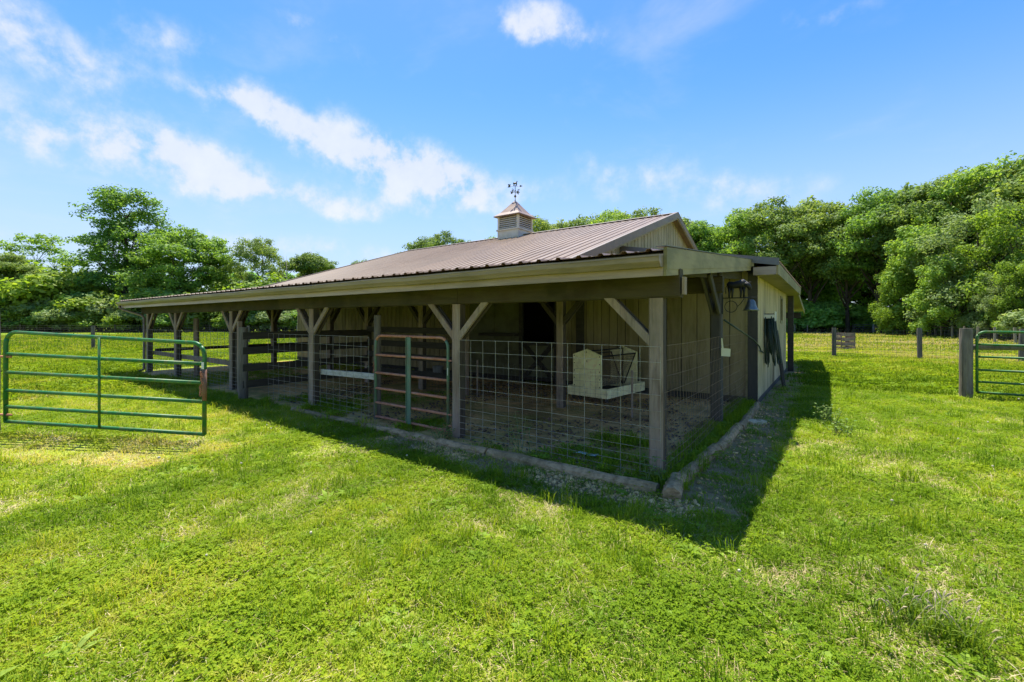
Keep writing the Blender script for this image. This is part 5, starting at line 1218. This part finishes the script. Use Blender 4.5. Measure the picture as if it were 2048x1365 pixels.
def rosette(seed, n, ln, w, mat, rise=.45):
    rd = random.Random(seed); mb = MB()
    for k in range(n):
        a = 6.28*k/n + rd.uniform(-.25, .25); l = ln*rd.uniform(.7, 1.2); e = Vector((math.cos(a), math.sin(a), 0)); f = Vector((-e.y, e.x, 0)); ww = w*rd.uniform(.8, 1.2); r_ = rise*rd.uniform(.5, 1.4)
        P = lambda t, s_, z: e*l*t + f*ww*s_ + Vector((0, 0, z*l))
        mb.add([P(.02, -.1, .02), P(.02, .1, .02), P(.5, .5, r_*.75), P(.5, 0, r_*.62), P(.5, -.5, r_*.75), P(1, 0, r_*.8)], [(0, 1, 2, 3), (0, 3, 4), (3, 2, 5), (4, 3, 5)])
    me = bpy.data.meshes.new('rosette'); me.from_pydata(mb.v, [], mb.f); me.materials.append(mat); return me
def flower_mesh(seed, mat):
    rd = random.Random(seed); mb = MB()
    mb.lathe([(.001, .0), (.008, .002), (.011, .009), (.008, .016), (.001, .018)], (0, 0, .055 + rd.uniform(0, .02)), 7)
    me = bpy.data.meshes.new('flower'); me.from_pydata(mb.v, [], mb.f); me.materials.append(mat); return me

src = [tuft(1, 16, .045, .08, .0058, M['blade'], .35), tuft(2, 16, .045, .09, .0056, M['blade'], .6), tuft(3, 18, .06, .09, .0052, M['blade'], .2), tuft(4, 14, .036, .08, .007, M['blade'], .8),
       clover(5, 16, .10, .030, .013, M['clover']), clover(6, 18, .12, .036, .015, M['clover']),
       rosette(7, 9, .10, .035, M['weedleaf']), rosette(8, 10, .085, .02, M['weedleaf'], .6),
       tuft(9, 9, .07, .09, .0045, M['straw'], .9), flower_mesh(10, M['flower']), tuft(11, 26, .12, .07, .005, M['blade']), rosette(12, 7, .075, .045, M['weedleaf'], .3)]
BIG = [tuft(21, 46, .085, .30, .014, M['farblade']), tuft(22, 46, .075, .32, .014, M['farblade'], .3), clover(23, 40, .30, .05, .035, M['clover']), tuft(24, 40, .10, .28, .012, M['farblade'])]
FAR = [tuft(31, 60, .13, .9, .045, M['farblade'], .2), tuft(32, 60, .11, .95, .045, M['farblade'], .5), tuft(33, 50, .15, .8, .04, M['farblade'])]

def fan(n, d0, d1, margin=0.28, rng=RNG):
    """random ground points between two distances inside the wedge the camera position overlooks"""
    half = math.atan(1024/FPX) + margin
    a = rng.uniform(-half, half, n); d = np.sqrt(rng.uniform(d0*d0, d1*d1, n))
    x = -np.sin(THETA - a)*d; y = np.cos(THETA - a)*d
    return x, y, d
def clear(x, y):
    """places where the lawn grows: not under the porch, not in the building, thin on the bare strips"""
    inside = (x > -18.2) & (x < -1.02) & (y > 4.14) & (y < 21.5)
    strip1 = (y > 3.62) & (y <= 4.14) & (x > -5.0) & (x < -.9)
    strip2 = (x > -1.1) & (x < -.52) & (y > 3.9) & (y < 19)
    keep = ~inside
    thin = np.where(strip1, .16, np.where(strip2, .20, 1.0)) * (vnoise(x, y, 2.2) * .6 + .7)
    gate = (np.abs((x + 8.0)*(-.467) + (y - 1.35)*.884 + .32) < .38) & (x > -9.6) & (x < -6.3)
    thin = np.where(gate, .45, thin)
    return keep & (RNG.random(len(x)) < thin)

def lawn(n, d0, d1, kinds, probs, smin, smax, name, label, sources, tintshift=0.0, falloff=True):
    x, y, d = fan(n, d0, d1)
    k = clear(x, y); x, y, d = x[k], y[k], d[k]; n = len(x)
    big = vnoise(x, y, .45); mid = vnoise(x, y, 1.7); sml = vnoise(x, y, 5.0)
    tint = .31 + .42*(big - .5) + .44*(mid - .5) + .40*(sml - .5) + RNG.normal(size=n)*.10 + tintshift
    gate = (np.abs((x + 8.0)*(-.467) + (y - 1.35)*.884 + .32) < .5) & (x > -9.8) & (x < -6.0)
    tint = np.where(gate, tint + .45, tint)
    sw = vnoise(x*.35, y*1.5, .42); infield = (y > 24.6) & (x > -3)
    tint = np.where(infield, tint + np.clip((sw - .36)*3.5, 0, 1)*.55 + .05, tint)
    if d0 > 10: tint = tint + .25*(vnoise(x + 80, y, .16) - .5)
    idx = RNG.choice(kinds, size=n, p=np.array(probs)/np.sum(probs))
    if sources is src:       # clover and weeds keep together in patches
        patch = vnoise(x + 31, y - 12, .9) + .35*(vnoise(x - 7, y + 5, 3.1) - .5)
        cl = (patch > .66) & (RNG.random(n) < .22); idx = np.where(cl, RNG.choice([4, 5], n), idx)
        dry = (vnoise(x - 50, y + 9, 1.1) + .4*(sml - .5) > .80) & (RNG.random(n) < .35); idx = np.where(dry, 8, idx); tint = np.where(dry, tint + .2, tint)
    tint = np.clip(tint, 0.02, 1.0)
    s = RNG.uniform(smin, smax, n)
    rot = np.stack([RNG.normal(size=n)*.09, RNG.normal(size=n)*.09, RNG.uniform(0, 6.28, n)], 1)
    return scatter(name, label, np.stack([x, y, np.zeros(n)], 1), rot, s, idx, tint, sources)
KN = [0, 1, 2, 3, 4, 5, 6, 7, 8, 9, 10, 11]
lawn(36000, 1.2, 5.5, KN, [22, 22, 14, 20, 4, 3, .2, .05, 17, .06, 1.8, 1.0], .7, 1.25, 'grass', 'short clover-rich lawn in the foreground', src)
lawn(54000, 5.5, 13.0, KN, [22, 22, 14, 20, 4, 3, .15, .05, 15, .06, 1.6, .8], .9, 1.5, 'grass', 'short lawn around the gates and the porch', src)
lawn(26000, 13.0, 32.0, [0, 1, 2, 3], [4, 4, 2, 2], .9, 1.5, 'grass', 'pasture grass in the middle distance', BIG, -.02)
lawn(15000, 32.0, 70.0, [0, 1, 2], [4, 4, 3], .8, 1.3, 'grass', 'far pasture grass up to the woods', FAR, .02)

# weeds and grass inside the porch near the front and by the corner
def patchy(n, x0, x1, y0, y1, thr, f, kinds, smin, smax, z=.02, tints=(.1, .35)):
    x = RNG.uniform(x0, x1, n); y = RNG.uniform(y0, y1, n); k = vnoise(x + 11, y + 3, f) > thr; x, y = x[k], y[k]; n = len(x)
    return (np.stack([x, y, np.full(n, z)], 1), np.stack([RNG.normal(size=n)*.1, RNG.normal(size=n)*.1, RNG.uniform(0, 6.28, n)], 1), RNG.uniform(smin, smax, n), RNG.choice(kinds, n), RNG.uniform(*tints, n))
parts = [patchy(1300, -9.2, -1.45, 4.16, 4.9, .56, 1.6, [0, 1, 2, 3, 4, 5, 10, 7], .8, 1.4), patchy(1300, -3.0, -1.45, 4.5, 7.4, .62, 1.1, [0, 1, 2, 5, 10], .8, 1.5), patchy(1800, -14.0, -6.2, 4.2, 7.0, .60, .8, [0, 1, 2, 5], .8, 1.4),
         patchy(2500, -17.8, -10, 4.2, 9.4, .40, .7, [0, 1, 2, 5], 1.0, 1.7), patchy(900, -1.45, -1.12, 4.2, 9.5, .45, 1.5, [0, 2, 10, 7, 5], .7, 1.4)]
scatter('weeds', 'scattered grass and weeds inside the porch', *[np.concatenate([p[i] for p in parts]) for i in range(5)], src)

# gravel on the drip line
peb = [pebble_mesh('pebble', M['stone'], s, 1, .8, .55, 7, 4) for s in (1, 2, 3, 4, 5)]
n = 3000
x = np.concatenate([RNG.uniform(-5.0, -.95, n*2//3), RNG.uniform(-1.05, -.42, n//3)]); y = np.concatenate([np.clip(3.86 + RNG.normal(size=n*2//3)*.13, 3.4, 4.06), RNG.uniform(3.75, 9.5, n//3)])
k = (vnoise(x, y, 1.4) > .28) & (RNG.random(len(x)) < np.where(y > 4.1, np.clip(1.1 - (x + 1.05)*1.5, .1, 1), 1)); x, y = x[k], y[k]; n = len(x)
scatter('gravel', 'loose pale gravel along the porch timbers', np.stack([x, y, np.full(n, .004)], 1), RNG.uniform(0, 6.28, (n, 3)) * np.array([.1, .1, 1]), np.exp(RNG.normal(size=n)*.4)*.013, RNG.integers(0, 5, n), RNG.random(n), peb)
# fallen leaves on the porch floor
def leaf_litter(seed):
    rd = random.Random(seed); mb = MB(); a = [rd.uniform(-.25, .25) for _ in range(4)]
    mb.add([(-1, 0, 0), (0, -.6, .3 + a[0]), (1, 0, .1 + a[1]), (0, .6, .35 + a[2])], [(0, 1, 2), (0, 2, 3)])
    me = bpy.data.meshes.new('fallen_leaf'); me.from_pydata(mb.v, [], mb.f); me.materials.append(M['dryleaf']); return me
n = 5200; x = RNG.uniform(-9.4, -1.5, n); y = RNG.uniform(4.3, 9.4, n); k = vnoise(x, y, .9) > .42; x, y = x[k], y[k]; n = len(x)
scatter('leaves', 'brown fallen leaves on the porch dirt', np.stack([x, y, np.full(n, .035)], 1), np.stack([RNG.normal(size=n)*.3, RNG.normal(size=n)*.3, RNG.uniform(0, 6.28, n)], 1), RNG.uniform(.018, .04, n), RNG.integers(0, 3, n), RNG.random(n), [leaf_litter(s) for s in (1, 2, 3)])

# broad-leaved weeds at the edge of the shade, right of the timbers
def weed_plant(label, x, y, h, n, seed):
    rd = random.Random(seed); t = thing('weed', label, 'plant', (x, y, 0)); st_ = MB(); lf_ = MB()
    for k in range(n):
        a = rd.uniform(0, 6.28); q = rd.uniform(0, .14); b0 = Vector((x + q*math.cos(a), y + q*math.sin(a), 0)); hh = h*rd.uniform(.55, 1.1); tip = b0 + Vector((rd.uniform(-.1, .1), rd.uniform(-.1, .1), hh))
        st_.tube([b0, tip], [.004, .002], 4, False)
        for j in range(6):
            c = b0.lerp(tip, .3 + .7*j/5); an = rd.uniform(0, 6.28); l = rd.uniform(.04, .075); e = Vector((math.cos(an), math.sin(an), rd.uniform(.0, .5))).normalized(); f = e.cross(Vector((0, 0, 1))).normalized()
            lf_.add([c, c + e*l*.5 + f*l*.3, c + e*l - Vector((0, 0, .01)), c + e*l*.5 - f*l*.3], [(0, 1, 2, 3)])
    st_.build('stem', M['weedstem'], t); me = bpy.data.meshes.new('foliage'); me.from_pydata(lf_.v, [], lf_.f); me.materials.append(M['weedfol']); link(bpy.data.objects.new('foliage', me), t)
M['weedstem'] = surf('weed_stem', [(0.10, 0.15, 0.04), (0.16, 0.20, 0.06)], 8, (1, 1, 1), .7, 0)
M['weedfol'] = leaf_mat('weed_foliage', [(0.117, 0.208, 0.039), (0.195, 0.286, 0.065), (0.286, 0.351, 0.117)], .4, (1.4, 1.4, .6))
weed_plant('bright leafy weed clump at the sunny edge of the shadow by the shed wall', -.05, 8.35, .30, 22, 3)
weed_plant('second leafy weed beside the bright clump, nearer the camera', .12, 7.7, .20, 14, 4)
weed_plant('leafy weed growing against the corner post behind the timber stub', -1.36, 4.24, .30, 9, 5)
weed_plant('tall thin weed growing through the wire panel beside the gate hinge post', -3.1, 4.5, .42, 6, 6)
weed_plant('grassy weed at the foot of the gate hinge post', -4.2, 4.2, .24, 12, 8)

# one coarse grass clump gone to seed in the near right lawn
cl_ = thing('grass_clump', 'coarse grass clump with pale seed heads in the near right lawn', 'grass clump', (.40, 3.05, 0)); rd = random.Random(4); gb = MB(); sh = MB()
for k in range(240):
    a = rd.uniform(0, 6.28); q = .17*math.sqrt(rd.random()); b0 = Vector((.40 + q*math.cos(a)*1.3, 3.05 + q*math.sin(a)*.8, 0)); d = rd.uniform(0, 6.28); ln = rd.uniform(.08, .19); le = ln*rd.uniform(.3, .9)
    e = Vector((math.cos(d), math.sin(d), 0)); f = Vector((-e.y, e.x, 0))*.0028; m1 = b0 + e*le*.35 + Vector((0, 0, ln*.7)); t1 = b0 + e*le + Vector((0, 0, ln*.85))
    gb.add([b0 - f, b0 + f, m1 + f, m1 - f, t1], [(0, 1, 2, 3), (3, 2, 4)])
    if k % 7 == 0:
        t2 = b0 + e*le*.8 + Vector((0, 0, ln*1.25)); sh.tube([m1, t2], [.0012, .001], 3, False); sh.tube([t2, t2 + e*.015 + Vector((0, 0, .02)), t2 + e*.03 + Vector((0, 0, .03))], [.002, .005, .001], 4, False)
M['clumpblade'] = leaf_mat('clump_blade', [(0.09, 0.16, 0.012), (0.16, 0.25, 0.016), (0.26, 0.31, 0.04)], .4, (1.3, 1.25, .5)); M['seedhead'] = leaf_mat('seed_head', [(0.42, 0.35, 0.2), (0.55, 0.47, 0.3)], .25, (1, 1, .8))
for nm, mb_, mt_ in (('blades', gb, M['clumpblade']), ('seed_heads', sh, M['seedhead'])):
    me = bpy.data.meshes.new(nm); me.from_pydata(mb_.v, [], mb_.f); me.materials.append(mt_); link(bpy.data.objects.new(nm, me), cl_)
